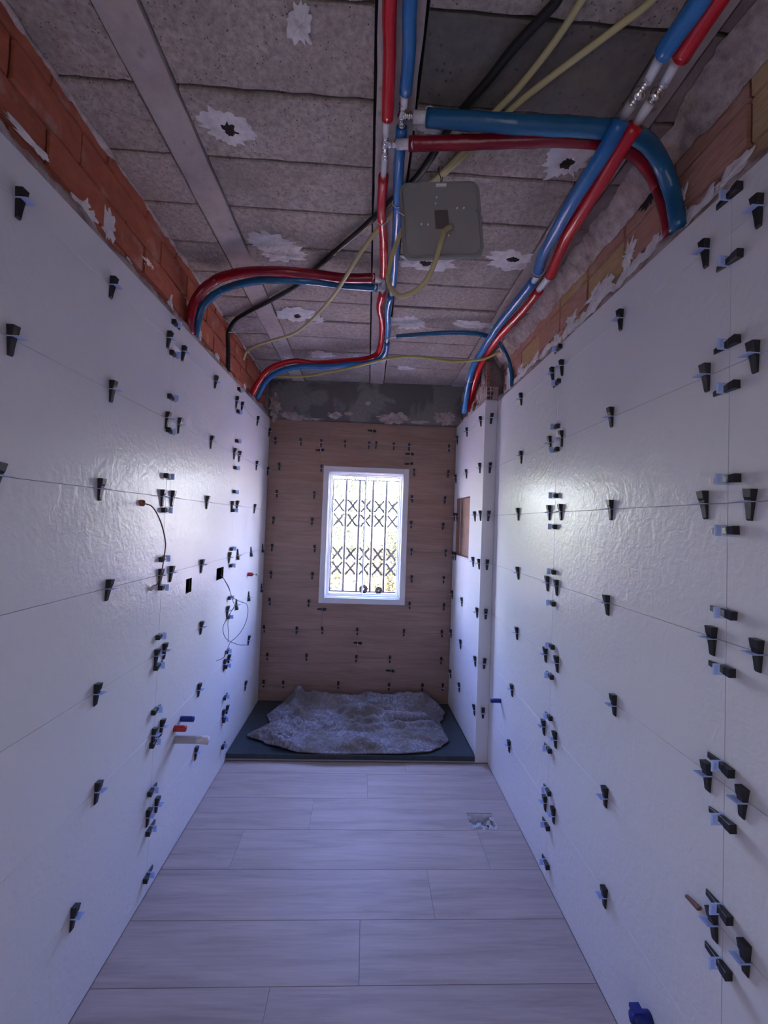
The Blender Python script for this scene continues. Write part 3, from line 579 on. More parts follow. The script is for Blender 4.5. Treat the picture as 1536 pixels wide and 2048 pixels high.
# ---------------------------------------------------------------- ceiling
ceil = MB().box(-1.15, 1.15, YF - .12, 3.62, ZC + .03, ZC + .15).build('ceiling', 'dark_hole'); tag(ceil, 'bare ceiling of concrete joists and pitted concrete blocks', 'ceiling', kind='structure')
for (a, b) in ((-0.668, -0.565), (-0.018, 0.090), (0.662, 0.765)):
    m_ = MB(); n2 = 60; vs = []; fs = []
    for i in range(n2 + 1):
        y = YF + (3.35 - YF) * i / n2; ja = .003 * nz(y, a * 9, 12); jb = .003 * nz(y, b * 7, 12)
        vs += [(a + ja, y, ZC + .04), (a + ja, y, ZC - .002), (b + jb, y, ZC - .002), (b + jb, y, ZC + .04)]
    for i in range(n2):
        for q in range(3): fs.append((i * 4 + q, i * 4 + 4 + q, i * 4 + 5 + q, i * 4 + 1 + q))
    m_.add(vs, fs).build('joist', 'joist', ceil)
CY = [0.872 - .2075 * 0] ; CYs = [1.080 + .2068 * k for k in range(-11, 12)]
def block(x0, x1, y0, y1, mat, seed, dz):
    r = random.Random(seed); nx_ = 12; vs = []; fs = []
    def jag(k, s_): return .0045 * noise.fractal(Vector((k * 1.3 + seed, s_ * 5.1, 0)), .6, 2, 4)
    for i in range(nx_ + 1):
        x_ = x0 + (x1 - x0) * i / nx_
        ya, yb = y0 + jag(i, 1) + .001, y1 + jag(i, 2) - .001
        vs += [(x_, ya, ZC + .045), (x_, ya, ZC + dz + .004), (x_, ya + .004, ZC + dz), (x_, yb - .004, ZC + dz), (x_, yb, ZC + dz + .004), (x_, yb, ZC + .045)]
    for i in range(nx_):
        for q in range(5): fs.append((i * 6 + q, i * 6 + 6 + q, i * 6 + 7 + q, i * 6 + 1 + q))
    fs += [(0, 1, 2, 3, 4, 5), tuple(nx_ * 6 + q for q in range(6))]
    MB().add(vs, fs).build('ceiling_block', mat, ceil)
sd = 0
for (x0, x1) in ((-0.93, -0.676), (-0.557, -0.026), (0.098, 0.654), (0.773, 0.93)):
    for k in range(len(CYs) - 1):
        ya, yb = CYs[k], min(CYs[k + 1], 3.34); sd += 1
        if ya > 3.3 or yb < YF: continue
        dark = (x0 == 0.098 and yb < 1.1) or (x0 == 0.773)
        block(x0, x1, ya + .003, yb - .003, 'dark_block' if dark and x0 == .098 and ya > .8 else ('rough_wall' if x0 == .773 else 'block'), sd, r_.uniform(0, .006))
# plaster splashes on the ceiling: x, y, w, l, has hollow
PP = [(-0.20, 0.915, .055, .075, 0), (-0.465, 1.19, .17, .12, 1), (-0.45, 1.68, .22, .12, 0), (-0.41, 1.74, .20, .10, 0), (0.21, 1.74, .22, .11, 1), (0.585, 1.68, .20, .12, 1), (-0.45, 2.27, .22, .16, 1),
      (-0.33, 2.30, .08, .09, 0), (-0.35, 2.80, .26, .10, 0), (0.20, 2.28, .22, .17, 0), (0.56, 2.26, .26, .09, 0), (0.585, 1.215, .17, .13, 1), (0.23, 2.95, .14, .08, 0), (0.62, 1.72, .14, .06, 0), (0.16, 1.12, .14, .07, 0), (-0.12, 2.79, .05, .03, 0),
      (0.70, 2.27, .10, .06, 0), (-0.62, 2.86, .05, .06, 0)]
for i, (x_, y, w, l, h) in enumerate(PP):
    p_ = blob('plaster_patch', 'plaster', ceil, (x_, y, ZC + .001), (1, 0, 0), (0, -1, 0), w, l, 140 + i, .010, .3 if h else 0, spikes=.55)
    if h: blob('screw_hollow', 'rust_brown', p_, (x_ + .01, y, ZC - .0015), (1, 0, 0), (0, -1, 0), w * .28, l * .35, 170 + i, .002, spikes=.7)

# wall behind the photographer with a doorway
wf = MB(); panel(wf, -1.0, 1.0, -.1, ZC + .05, [(-0.6, 0.3, 0.0, 2.15)], lambda a, b, c, d: wf.box(a, b, YF - .1, YF, c, d))
wf = wf.build('wall_front', 'adhesive'); tag(wf, 'plain wall with a doorway behind the photographer', 'wall', kind='structure')
MB().box(-1.0, 1.0, YF - .9, YF - .8, -.1, 2.8).build('passage_wall', 'reveal_white', wf)
MB().box(-1.1, -1.0, YF - .9, YF - .1, -.1, 2.8).build('passage_wall', 'reveal_white', wf); MB().box(1.0, 1.1, YF - .9, YF - .1, -.1, 2.8).build('passage_wall', 'reveal_white', wf)
MB().box(-1.1, 1.1, YF - .9, YF - .1, 2.8, 2.9).build('passage_wall', 'reveal_white', wf); MB().box(-1.1, 1.1, YF - .9, YF - .1, -.2, -.1).build('passage_wall', 'reveal_white', wf)

# ---------------------------------------------------------------- levelling clips with wedges
def clip_meshes():
    c = MB(); t = .0011   # plate in the plane x (along joint) / z (out of wall), window for the wedge
    c.box(-.0130, -.0110, -t, t, 0, .031); c.box(.0110, .0130, -t, t, 0, .031)
    c.box(-.0110, .0110, -t, t, 0, .0022); c.box(-.0110, .0110, -t, t, .0150, .031); c.box(-.0085, .0085, -t * 1.7, t * 1.7, .020, .027)
    w = MB(); L0, L1 = -.040, .030; hw = .0100
    pr = [(L0, .0035), (L0 + .004, .0062), (-.018, .0082), (.006, .0120), (.012, .0150), (L1, .0178)]
    vs = []; fs = []
    for y, z in pr:
        f = .60 + .40 * (y - L0) / (L1 - L0)
        vs += [(-hw * f, y, .0006), (-hw * f, y, z - .001), (-hw * f + .001, y, z), (hw * f - .001, y, z), (hw * f, y, z - .001), (hw * f, y, .0006)]
    for i in range(len(pr) - 1):
        for q in range(6): fs.append((i * 6 + q, i * 6 + (q + 1) % 6, i * 6 + 6 + (q + 1) % 6, i * 6 + 6 + q))
    fs += [(0, 1, 2, 3, 4, 5), tuple((len(pr) - 1) * 6 + q for q in range(6))[::-1]]
    w.add(vs, fs)
    return c.mesh('clip_plate', 'clip_plastic'), w.mesh('wedge', 'wedge_black')
CLIP_ME, WEDGE_ME = clip_meshes()
def clip(p, u, v, n, label, group, jit=0.0, scale=1.0, slide=0.0):
    u, v, n = Vector(u), Vector(v), Vector(n)
    M3 = Matrix((u, v, n)).transposed() @ Matrix.Rotation(rnd.uniform(-.05, .05) + jit, 3, 'Z')
    t = empty('levelling_clip'); t.matrix_world = Matrix.Translation(Vector(p)) @ M3.to_4x4() @ Matrix.Scale(scale, 4)
    tag(t, label, 'levelling clip', group)
    a = bpy.data.objects.new('clip_plate', CLIP_ME); COL.objects.link(a); a.parent = t
    b = bpy.data.objects.new('wedge', WEDGE_ME); COL.objects.link(b); b.parent = t; b.location = (0, slide + rnd.uniform(-.004, .004), 0)
    b.rotation_euler = (0, 0, rnd.uniform(-.06, .06))
    return t
RW = {7: 'topmost', 6: 'second', 5: 'third', 4: 'fourth', 3: 'fifth', 2: 'sixth', 1: 'seventh'}
# left wall, level joints
LH = {7: [.95, 1.289, 1.652, 1.780, 2.155, 2.50, 2.605, 2.975, 3.33], 6: [.95, 1.315, 1.672, 1.778, 2.14, 2.508, 2.600, 3.0, 3.335], 5: [.935, 1.286, 1.666, 1.750, 2.123, 2.507, 2.602, 2.999],
      4: [1.35, 1.68, 1.77, 2.09, 2.50, 2.66, 2.96, 3.28], 3: [1.32, 1.680, 1.745, 2.12, 2.51, 2.68, 2.95, 3.30], 2: [1.35, 1.69, 1.755, 2.13, 2.50, 2.575, 3.0], 1: [1.27, 1.68, 1.745, 2.13, 2.52, 2.585, 2.97]}
def lcol(y):
    if y < 1.1: return 'at the left edge of the photo'
    if y < 1.5: return 'alone in the nearest tile'
    if y < 1.702: return 'just left of the nearer upright joint'
    if y < 1.9: return 'just right of the nearer upright joint'
    if y < 2.3: return 'alone between the two upright joints'
    if y < 2.54: return 'just left of the farther upright joint'
    if y < 2.75: return 'just right of the farther upright joint'
    if y < 3.15: return 'alone beyond the farther upright joint'
    return 'by the far corner'
for k, ys in LH.items():
    for y in ys:
        inv = (k in (3, 4) and y > 2.6)
        clip((XL, y, ROWZ[k - 1]), (0, -1, 0) if inv else (0, 1, 0), (0, 0, -1) if inv else (0, 0, 1), (1, 0, 0), 'black wedge clip, left white wall, %s joint, %s' % (RW[k], lcol(y)), 'clips on the left wall')
LV = {1.702: [2.345, 2.215, 2.03, 1.89, 1.70, 1.56, 1.36, 1.24, 1.04, .92, .74, .61, .415, .26, .075], 2.545: [2.345, 2.205, 2.02, 1.85, 1.70, 1.585, 1.345, 1.24, 1.04, .92, .71, .62, .43, .29, .13]}
def vlab(z):
    ds = [(abs(z - ROWZ[k - 1]), k) for k in range(1, 8)]; k = min(ds)[1]
    return ('above' if z > ROWZ[k - 1] else 'below') + ' the %s level joint' % RW[k] if z > .2 else 'just above the floor'
for yj, zs in LV.items():
    for z in zs:
        clip((XL, yj, z), (0, 0, 1), (0, -1, 0), (1, 0, 0), 'sideways black clip, left wall, %s upright joint, %s' % ('nearer' if yj < 2 else 'farther', vlab(z)), 'clips on the left wall')
# right wall
RH = {7: [.830, .968, 1.31, 1.72, 1.81, 2.19], 6: [.835, .96, 1.352, 1.71, 1.82, 2.17], 5: [.84, .96, 1.343, 1.70, 1.81, 2.19], 4: [.82, .932, 1.352, 1.72, 1.81, 2.17], 3: [.85, .94, 1.303, 1.70, 1.81, 2.16], 2: [.84, .918, 1.340, 1.70, 1.81, 2.21], 1: [1.333, 1.70, 1.78, 2.23]}
def rcol(y):
    if y < .9: return 'just right of the near upright joint'
    if y < 1.1: return 'just left of the near upright joint'
    if y < 1.5: return 'alone between the two upright joints'
    if y < 1.762: return 'just right of the far upright joint'
    if y < 2.0: return 'just left of the far upright joint'
    return 'alone nearest the boxed pier'
for k, ys in RH.items():
    for y in ys:
        clip((XR, y, ROWZ[k - 1]), (0, -1, 0), (0, 0, 1), (-1, 0, 0), 'black wedge clip, right white wall, %s joint, %s' % (RW[k], rcol(y)), 'clips on the right wall')
RV = {.900: [2.35, 2.19, 1.99, 1.885, 1.67, 1.55, 1.36, 1.23, 1.01, .89, .69, .57], 1.762: [2.355, 2.20, 2.0, 1.895, 1.69, 1.55, 1.35, 1.21, 1.02, .89, .71, .57, .39, .24, .08]}
for yj, zs in RV.items():
    for z in zs:
        clip((XR, yj, z), (0, 0, -1), (0, -1, 0), (-1, 0, 0), 'sideways black clip, right wall, %s upright joint, %s' % ('near' if yj < 1 else 'far', vlab(z)), 'clips on the right wall')
# shower wall
SH = {7: [2.69, 3.02, 3.30], 6: [2.68, 3.0, 3.31], 5: [2.64, 2.76, 3.24, 3.315], 4: [2.64, 2.77, 3.25, 3.32], 3: [2.65, 3.02, 3.31], 2: [2.66, 3.02, 3.31], 1: [2.65, 3.02, 3.29]}
cs, sn = math.cos(SR), math.sin(SR)
for k, ys in SH.items():
    nm = {3: ['nearest the pier', 'in the middle', 'nearest the far corner'], 4: ['nearest the pier', 'just left of the first', 'right one of the far pair', 'nearest the far corner']}[len(ys)]
    for y, w_ in zip(ys, nm):
        d_ = y - 2.62; clip((SO.x - sn * d_ , SO.y + cs * d_, ROWZ[k - 1]), (sn, -cs, 0), (0, 0, 1), (-cs, -sn, 0), 'black wedge clip, shower side wall, %s joint, %s' % (RW[k], w_), 'clips on the shower side wall')
for k in range(1, 8):
    clip((0.800, 2.618, ROWZ[k - 1]), (1, 0, 0), (0, 0, 1), (0, -1, 0), 'dark wedge clip on front of the boxed pier, %s from the top' % {7: 'topmost', 6: 'second', 5: 'third', 4: 'fourth', 3: 'fifth', 2: 'sixth', 1: 'seventh'}[k], 'clips on the boxed pier')
# back wall
BH = {2.190: [-.79, -.58, -.41, -.21, -.01, .05, .20, .33, .67], 1.975: [-.75, -.40, .38, .67], 1.752: [-.76, -.45, .37, .65], 1.530: [-.78, -.46, .37, .64], 1.305: [-.78, -.43, .38, .67], 1.080: [-.78, -.44, .39, .66], .855: [-.78, -.46, .38, .67],
      .630: [-.815, -.55, -.34, -.05, .34, .66], .408: [-.78, -.46, -.05, .23, .66], .183: [-.80, -.64, -.19, .23, .51, .68]}
ordn = ['first', 'second', 'third', 'fourth', 'fifth', 'sixth', 'seventh', 'eighth', 'ninth', 'tenth']
for i, (z, xs) in enumerate(BH.items()):
    for j, x_ in enumerate(xs):
        clip((x_, YB, z), (1, 0, 0), (0, 0, 1), (0, -1, 0), 'dark wedge clip, brown window wall, %s joint from top, %s from left' % (ordn[i], ordn[j]), 'clips on the brown window wall', slide=0.004, scale=.88)
for x_, z, w_ in [(.018, 2.31, 'centred above the topmost joint'), (-.411, 2.128, 'above the trim\'s left end'), (.340, 2.128, 'above the trim\'s right end, upper of two'), (.339, 2.045, 'above the trim\'s right end, lower of two'), (-.344, .805, 'under the trim\'s left end'), (-.041, .535, 'on the lower middle upright joint'), (.242, .312, 'on the lowest upright joint')]:
    clip((x_, YB, z), (0, 0, -1), (1, 0, 0), (0, -1, 0), 'sideways dark clip, brown window wall, ' + w_.replace("'s", ''), 'clips on the brown window wall')
# a spare wedge hanging loose by the nearest cluster low on the right wall
o = MB().add([Vector(v) for v in [(XR - .002, .998, .628), (XR - .002, .996, .636), (XR - .010, .998, .628), (XR - .010, .996, .636), (XR - .002, .953, .634), (XR - .002, .950, .646), (XR - .014, .953, .634), (XR - .014, .950, .644)]],
             [(0, 1, 3, 2), (4, 6, 7, 5), (0, 2, 6, 4), (1, 5, 7, 3), (2, 3, 7, 6), (0, 4, 5, 1)]).build('loose_wedge', 'brown_cable')
tag(o, 'thin loose brown wedge leaning by the lowest near clip cluster on the right wall', 'wedge'); bevel(o, .003, 2)

# ---------------------------------------------------------------- pipes
def pipe_thing(name, label, group=None): 
    t = empty(name); tag(t, label, 'pipe', group); return t
def set_origin(t, p):
    t.location = p
    for c in t.children: c.location = Vector(c.location) - Vector(p)
def ins(t, key, r, mat, seed=0):
    return MB().tube(spline(DATA[key], .016), r, 16, wob=.07, seed=seed).build('insulation', mat, t, True)
def bare(t, key, r, mat='white_pipe', name='bare_pipe', grow=0.012):
    P = [Vector(p) for p in DATA[key]]; d = (P[-1] - P[0]).normalized(); P[0] = P[0] - d * grow; P[-1] = P[-1] + d * grow
    return MB().tube(spline(P, .02), r, 12).build(name, mat, t, True)
def corr(t, pts, r, mat='chrome', name='crimp_fitting', ball=None, rings=6):
    """ringed crimp fitting along a polyline, optional thicker middle"""
    a, b = Vector(pts[0]), Vector(pts[-1]); L = (b - a).length; P = []; R = []; n2 = rings * 6
    for i in range(n2 + 1):
        s_ = i / n2; P.append(a.lerp(b, s_)); q = r * (1 + .22 * math.cos(s_ * rings * 2 * math.pi))
        if ball and abs(s_ - .5) < .16: q = max(q, ball * math.sqrt(max(0.2, 1 - ((s_ - .5) / .17) ** 2)))
        R.append(q)
    return MB().tube(P, R, 14).build(name, mat, t, True)
def tie(t, key, idx, r, mat='white_wire', ang=0):
    P = spline(DATA[key], .02); i = min(max(int(idx * (len(P) - 1)), 1), len(P) - 2); c = P[i]; d = (P[i + 1] - P[i - 1]).normalized(); a = d.orthogonal().normalized(); b = d.cross(a)
    ring = [c + (a * math.cos(q * math.pi / 8) + b * math.sin(q * math.pi / 8)) * r for q in range(17)]
    return MB().tube(ring, .0016, 6).build('cable_tie', mat, t)
RM = .0165
t = pipe_thing('water_pipe', 'red sleeved pipe along the ceiling centre, left one of the middle pair')
for k_, s_ in (('cr_ins1', 1), ('cr_ins2', 2), ('cr_ins3', 3)): ins(t, k_, RM if s_ < 3 else .0175, 'red_sleeve', s_)
bare(t, 'cr_w1', .0105); bare(t, 'cr_w2', .0095); corr(t, DATA['cr_tee'], .0085, ball=.013); corr(t, [DATA['cr_tee'][1], DATA['rr_c'][1]], .0085, rings=5); corr(t, DATA['cr_tee2'], .010, 'grey_plastic', ball=.015)
tie(t, 'cr_ins2', .35, .0185); set_origin(t, DATA['cr_ins2'][0])
t = pipe_thing('water_pipe', 'blue sleeved pipe along the ceiling centre, right one of the middle pair')
for k_, s_ in (('cb_ins1', 4), ('cb_ins2', 5), ('cb_ins3', 6), ('cb_ins4', 7)): ins(t, k_, RM if s_ < 7 else .0165, 'blue_sleeve', s_)
bare(t, 'cb_w1', .0105); corr(t, DATA['cb_tee'], .0085, ball=.014); corr(t, [DATA['cb_tee'][1], DATA['rb_c'][1]], .0095, rings=6); corr(t, DATA['cb_tee2'], .011, 'chrome', ball=.016); corr(t, DATA['cb_tee3'], .009, ball=.012)
tie(t, 'cb_ins2', .35, .0185); set_origin(t, DATA['cb_ins2'][0])
def branch(key, ckey, r, mat, label, rc=.0125):
    t = pipe_thing('branch_pipe', label); ins(t, key, r, mat, sum(map(ord, key)) % 9)
    a, b = Vector(DATA[ckey][0]), Vector(DATA[ckey][-1]); d = (b - a).normalized()
    MB().tube([b - d * min(.035, (b - a).length * .8), b + d * .02], rc, 12).build('white_sleeve', 'white_pipe', t, True)
    set_origin(t, DATA[key][0]); return t
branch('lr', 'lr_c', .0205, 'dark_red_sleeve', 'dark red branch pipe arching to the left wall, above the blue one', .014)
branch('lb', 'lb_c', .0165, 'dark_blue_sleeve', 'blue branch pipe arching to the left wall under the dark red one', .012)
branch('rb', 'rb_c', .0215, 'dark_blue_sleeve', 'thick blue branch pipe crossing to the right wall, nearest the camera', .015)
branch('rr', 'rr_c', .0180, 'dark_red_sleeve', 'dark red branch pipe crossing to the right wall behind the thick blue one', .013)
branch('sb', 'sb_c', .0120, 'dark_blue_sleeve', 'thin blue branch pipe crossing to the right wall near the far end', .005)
for pre, mat, lab in (('mb', 'blue_sleeve', 'blue sleeved pipe running along the right wall, left one of the pair'), ('mr', 'red_sleeve', 'red sleeved pipe running along the right wall, right one of the pair')):
    t = pipe_thing('water_pipe', lab)
    ins(t, pre + '_ins1', .0205, mat, 11); ins(t, pre + '_ins2', .0215, mat, 12); ins(t, pre + '_ins3', .0205, mat, 13)
    bare(t, pre + '_w1', .0115); bare(t, pre + '_w2', .0125, 'grey_plastic' if pre == 'mb' else 'white_pipe'); bare(t, pre + '_w3', .014, 'white_pipe', 'joint_tape')
    corr(t, DATA[pre + '_fit'], .0085, 'chrome', ball=.0165, rings=8)
    if pre == 'mb': tie(t, 'mb_ins2', .97, .023); tie(t, 'mb_ins3', .80, .030)
    set_origin(t, DATA[pre + '_ins2'][0])
# cables
def cable(key, r, mat, label, name='cable'):
    o = MB().tube(spline(DATA[key], .02), r, 10).build(name, mat, None, True); tag(o, label, 'cable'); return o
cable('ya', .0085, 'pale_cable', 'pale yellow cable on the ceiling near the camera, left one of two')
cable('yb', .0080, 'pale_cable', 'long pale yellow cable from upper right past the pipes to the left wall')
cable('yd', .0075, 'yellow_cable', 'yellow cable sagging below the pipes just in front of the concrete lintel')
cable('bk', .0110, 'black_cable', 'black cable running diagonally across the ceiling to the left wall')
cable('yc', .0075, 'pale_cable', 'pale yellow cable looping down out of the grey box lid')
w1 = MB().tube(spline([(-.855, 2.36, 2.625), (-.80, 2.40, 2.65), (-.70, 2.45, 2.68)], .02), .0025, 6).build('wire', 'white_wire'); tag(w1, 'short thin pale wire beside the black cable at left ceiling edge', 'wire')

# ---------------------------------------------------------------- junction box lid hanging from the ceiling
LD = [Vector(p) for p in DATA['lid']]; lc = (LD[0] + LD[1] + LD[2] + LD[3]) / 4
lid = empty('box_lid', lc); tag(lid, 'grey square plastic junction box lid hanging from the ceiling by a wire', 'box lid')
lx = ((LD[1] - LD[0]) + (LD[2] - LD[3])).normalized(); lz = ((LD[0] - LD[3]) + (LD[1] - LD[2])); lz = (lz - lx * lz.dot(lx)).normalized()
LW, LH_ = ((LD[1] - LD[0]).length + (LD[2] - LD[3]).length) / 4, ((LD[0] - LD[3]).length + (LD[1] - LD[2]).length) / 4
lid.rotation_euler = Matrix((lx, lz.cross(lx) * 1.0, lz)).transposed().to_euler()
def rrect(hw, hh, r, y, seg=6):
    out = []
    for cx_, cz_, a0 in ((hw - r, hh - r, 0), (-hw + r, hh - r, 90), (-hw + r, -hh + r, 180), (hw - r, -hh + r, 270)):
        for k in range(seg + 1): a = math.radians(a0 + 90 * k / seg); out.append((cx_ + r * math.cos(a), y, cz_ + r * math.sin(a)))
    return out
def loft(rings, cap0=True, cap1=True):
    mb = MB(); n2 = len(rings[0]); vs = [v for r in rings for v in r]; fs = []
    for i in range(len(rings) - 1):
        for k in range(n2): a = i * n2 + k; b = i * n2 + (k + 1) % n2; fs.append((a, b, b + n2, a + n2))
    if cap0: fs.append(tuple(range(n2)))
    if cap1: fs.append(tuple((len(rings) - 1) * n2 + k for k in range(n2)))
    return mb.add(vs, fs)
# plate facing the camera (-Y), rolled rim towards the window side
loft([rrect(LW, LH_, .030, .016), rrect(LW, LH_, .030, .004), rrect(LW - .003, LH_ - .003, .028, 0), rrect(LW - .008, LH_ - .008, .024, 0), rrect(LW - .011, LH_ - .011, .022, .004), rrect(LW - .013, LH_ - .013, .020, .004)], False, True).build('lid_plate', 'lid_plastic', lid, False)
loft([rrect(.022, .030, .003, .0035), rrect(.022, .030, .003, .0015)], False, True).build('centre_window', 'lid_window', lid)
for dx, dz in ((-.012, .072), (-.017, .052), (.052, .034), (.074, .034), (-.067, -.014), (-.046, -.016), (.022, -.034), (.018, -.054)):
    MB().tube([(dx, .005, dz), (dx, -.0005, dz)], .0024, 8).build('boss_glint', 'bright_plastic', lid, True)  # pegs coloured white to paint the bright glints of the screw bosses
MB().box(-.012, .022, -.004, .004, LH_ - .016, LH_ - .012).build('top_clip', 'bright_plastic', lid)
MB().tube([(0.004, .002, LH_ - .014), (.006, .0, LH_ + .012), (.002, .004, LH_ + .028), (.005, .01, LH_ + .06), (.003, .02, 2.70 - lc.z - .001)], .0016, 6).build('hanging_wire', 'black_cable', lid)
MB().tube([(.008, -.001, LH_ - .004), (.012, .0, LH_ + .012)], .0016, 6).build('hanging_wire', 'black_cable', lid)
MB().tube([(LW - .02, -.003, .02), (LW - .008, -.004, .012), (LW + .003, .0, -.004), (LW + .008, .004, -.010)], .0018, 6).build('side_hook', 'chrome', lid)
MB().tube([(-LW + .014, -.002, .008), (-LW + .002, -.004, .018), (-LW - .014, .0, .030)], .0015, 6).build('side_hook', 'chrome', lid)

# ---------------------------------------------------------------- stubs, outlets, wires on the left wall
def outlet(y0, y1, z0, z1, mat, label):
    t = MB(); X = XL - .013; D_ = X - .040
    t.add([(X, y0, z0), (X, y1, z0), (X, y1, z1), (X, y0, z1), (D_, y0, z0), (D_, y1, z0), (D_, y1, z1), (D_, y0, z1)], [(4, 5, 6, 7), (0, 1, 5, 4), (1, 2, 6, 5), (2, 3, 7, 6), (3, 0, 4, 7)])
    o = t.build('outlet_box', mat); tag(o, label, 'outlet box'); return o
outlet(*OUT1, 'wood_hole', 'empty rectangular outlet hole in left wall, nearer the camera')
outlet(*OUT2, 'dark_hole', 'black square outlet hole in left wall with loose grey wires')
cd = Vector(DATA['conduit'])
t = empty('conduit_stub', cd); tag(t, 'round brown conduit end sticking out of left wall', 'conduit')
MB().tube([(0, 0, 0), (.010, 0, 0)], .0120, 16).build('sleeve', 'orange_plastic', t, True)
MB().tube([(.0101, 0, 0), (.0106, 0, 0)], .0095, 16).build('bore', 'dark_hole', t)
t = empty('hanging_cable', DATA['brown'][0]); tag(t, 'brown cable curving down from the conduit end on left wall', 'cable')
P = [Vector(p) - Vector(DATA['brown'][0]) for p in [tuple(cd + Vector((.012, 0, 0)))] + DATA['brown']]
MB().tube(spline(P, .01), [.0022] * len(spline(P, .01)), 8).build('cable_sheath', 'brown_cable', t, True)
q = P[-1]; m_ = MB().tube([q + Vector((0, 0, .004)), q + Vector((-.006, -.004, -.006)), q + Vector((-.012, -.012, -.016))], [.004, .008, .005], 8).build('taped_end', 'white_wire', t, True)
t = empty('loose_wires', DATA['wires'][0][0]); tag(t, 'thin grey wires looping out of the black square outlet hole', 'wires')
for W in DATA['wires']:
    MB().tube(spline([Vector(p) - t.location for p in W], .012), .0017, 6).build('wire', 'grey_wire', t, True)
def stub(name, y, z, L, r, mat, label, tip=None, wob=0, dy=0.0, dz=0.0):
    t = empty(name, (XL, y, z)); tag(t, label, 'pipe stub')
    MB().tube(spline([(0, 0, 0), (L * .5, dy * .5, dz * .5), (L, dy, dz)], .01), r, 14, wob=wob).build('stub_body', mat, t, True)
    if tip: MB().tube([(L - .001, dy, dz), (L + tip[0], dy * 1.1, dz * 1.1)], tip[1], 12, wob=.25).build('stub_tip', tip[2], t, True)
    return t
stub('pipe_stub', 1.945, .584, .060, .0130, 'blue_tape', 'blue taped pipe stub low on the left wall, upper one of two')
stub('pipe_stub', 1.885, .570, .050, .0140, 'red_tape', 'red taped pipe stub low on left wall just above the grey drain pipe')
stub('drain_stub', 1.895, .515, .100, .0170, 'grey_plastic', 'grey drain pipe sticking out low on left wall with a torn white end', (.050, .018, 'plaster'))
stub('pipe_stub', 2.925, 1.135, .032, .014, 'red_tape', 'short red pipe stub on the left wall near the far corner', (.04, .005, 'chrome'))
t = empty('pipe_stub', (XR, 1.121, .186)); tag(t, 'dark blue taped pipe stub low on right wall near the camera', 'pipe stub')
m_ = MB().tube([(0, 0, 0), (-.045, 0, 0), (-.050, 0, .002)], .016, 14, wob=.1).build('stub_body', 'blue_tape', t, True)
MB().box(-.048, -.020, -.006, .020, .008, .019).build('tape_flap', 'blue_tape', t)
t = empty('pipe_stub', (XR, 2.40, .497)); tag(t, 'dark blue taped pipe stub on right wall beside the boxed pier', 'pipe stub')
MB().tube([(0, 0, 0), (-.060, 0, .0)], .0125, 14, wob=.1).build('stub_body', 'blue_tape', t, True)

# ---------------------------------------------------------------- plastic-lined drain opening in the floor
t = empty('floor_drain', (0.657, 2.109, -0.11)); tag(t, 'square hole cut in the floor by the right wall, stuffed with clear plastic', 'drain')
MB().box(-.069, .069, -.058, .058, -.03, 0.0).build('hole_bottom', 'plaster', t)
sides = MB(); sides.box(-.0705, -.068, -.059, .058, -.02, .107); sides.box(.068, .0705, -.059, .058, -.02, .107); sides.box(-.068, .068, .056, .0585, -.02, .107); sides.box(-.068, .068, -.059, -.0565, -.02, .107)
sides.build('cut_edge', 'plaster', t)
vs = []; fs = []; N = 18
for i in range(N + 1):
    for j in range(N + 1):
        x_ = -.064 + .128 * i / N; y = -.053 + .106 * j / N
        h = .092 + .035 * noise.fractal(Vector((x_ * 26, y * 26, 1.2)), .7, 2, 3) - .035 * (j / N) ** 2
        vs.append((x_, y, min(h, .108)))
for i in range(N):
    for j in range(N): a = i * (N + 1) + j; fs.append((a, a + N + 1, a + N + 2, a + 1))
MB().add(vs, fs).build('plastic_bag', 'plastic_film', t, True)
MB().tube([(-.01, .02, .02), (.01, -.0, .075), (.028, -.02, .09)], .010, 10).build('pipe_end', 'dark_hole', t, True)
for i, (x_, y, s_) in enumerate([(-.055, -.046, .014), (.060, -.048, .018), (-.060, .03, .016), (.058, .02, .022), (.0, -.050, .012), (.03, -.052, .013)]):
    blob('plaster_crumb', 'plaster', t, (x_, y, .106), (1, 0, 0), (0, 1, 0), s_ * 1.2, s_ * 1.2, 200 + i, .008)

# ---------------------------------------------------------------- shower tray and blanket
tr_ = empty('shower_tray', (-.04, 2.99, 0.0)); tag(tr_, 'dark slate shower tray filling the far end under the window', 'shower tray')
def tp(mb, name, mat): o = mb.build(name, mat, tr_); o.location = -tr_.location; return o
tm = MB(); tm.add([(-.841, 2.612, .012), (.755, 2.612, .012), (.727, 3.359, .012), (-.841, 3.359, .012), (-.841, 2.612, .045), (.755, 2.612, .045), (.727, 3.359, .045), (-.841, 3.359, .045)],
        [(3, 2, 1, 0), (0, 1, 5, 4), (1, 2, 6, 5), (2, 3, 7, 6), (3, 0, 4, 7), (4, 5, 6, 7)])
bevel(tp(tm, 'tray_slab', 'tray_slate'), .003); tp(MB().box(-.841, .755, 2.617, 3.33, 0.0, .012), 'mortar_bed', 'adhesive')
tp(MB().add([(.02 + .05 * math.cos(a * math.pi / 12), 3.0 + .05 * math.sin(a * math.pi / 12), .0462) for a in range(24)], [tuple(range(24))]), 'drain_cover', 'chrome')

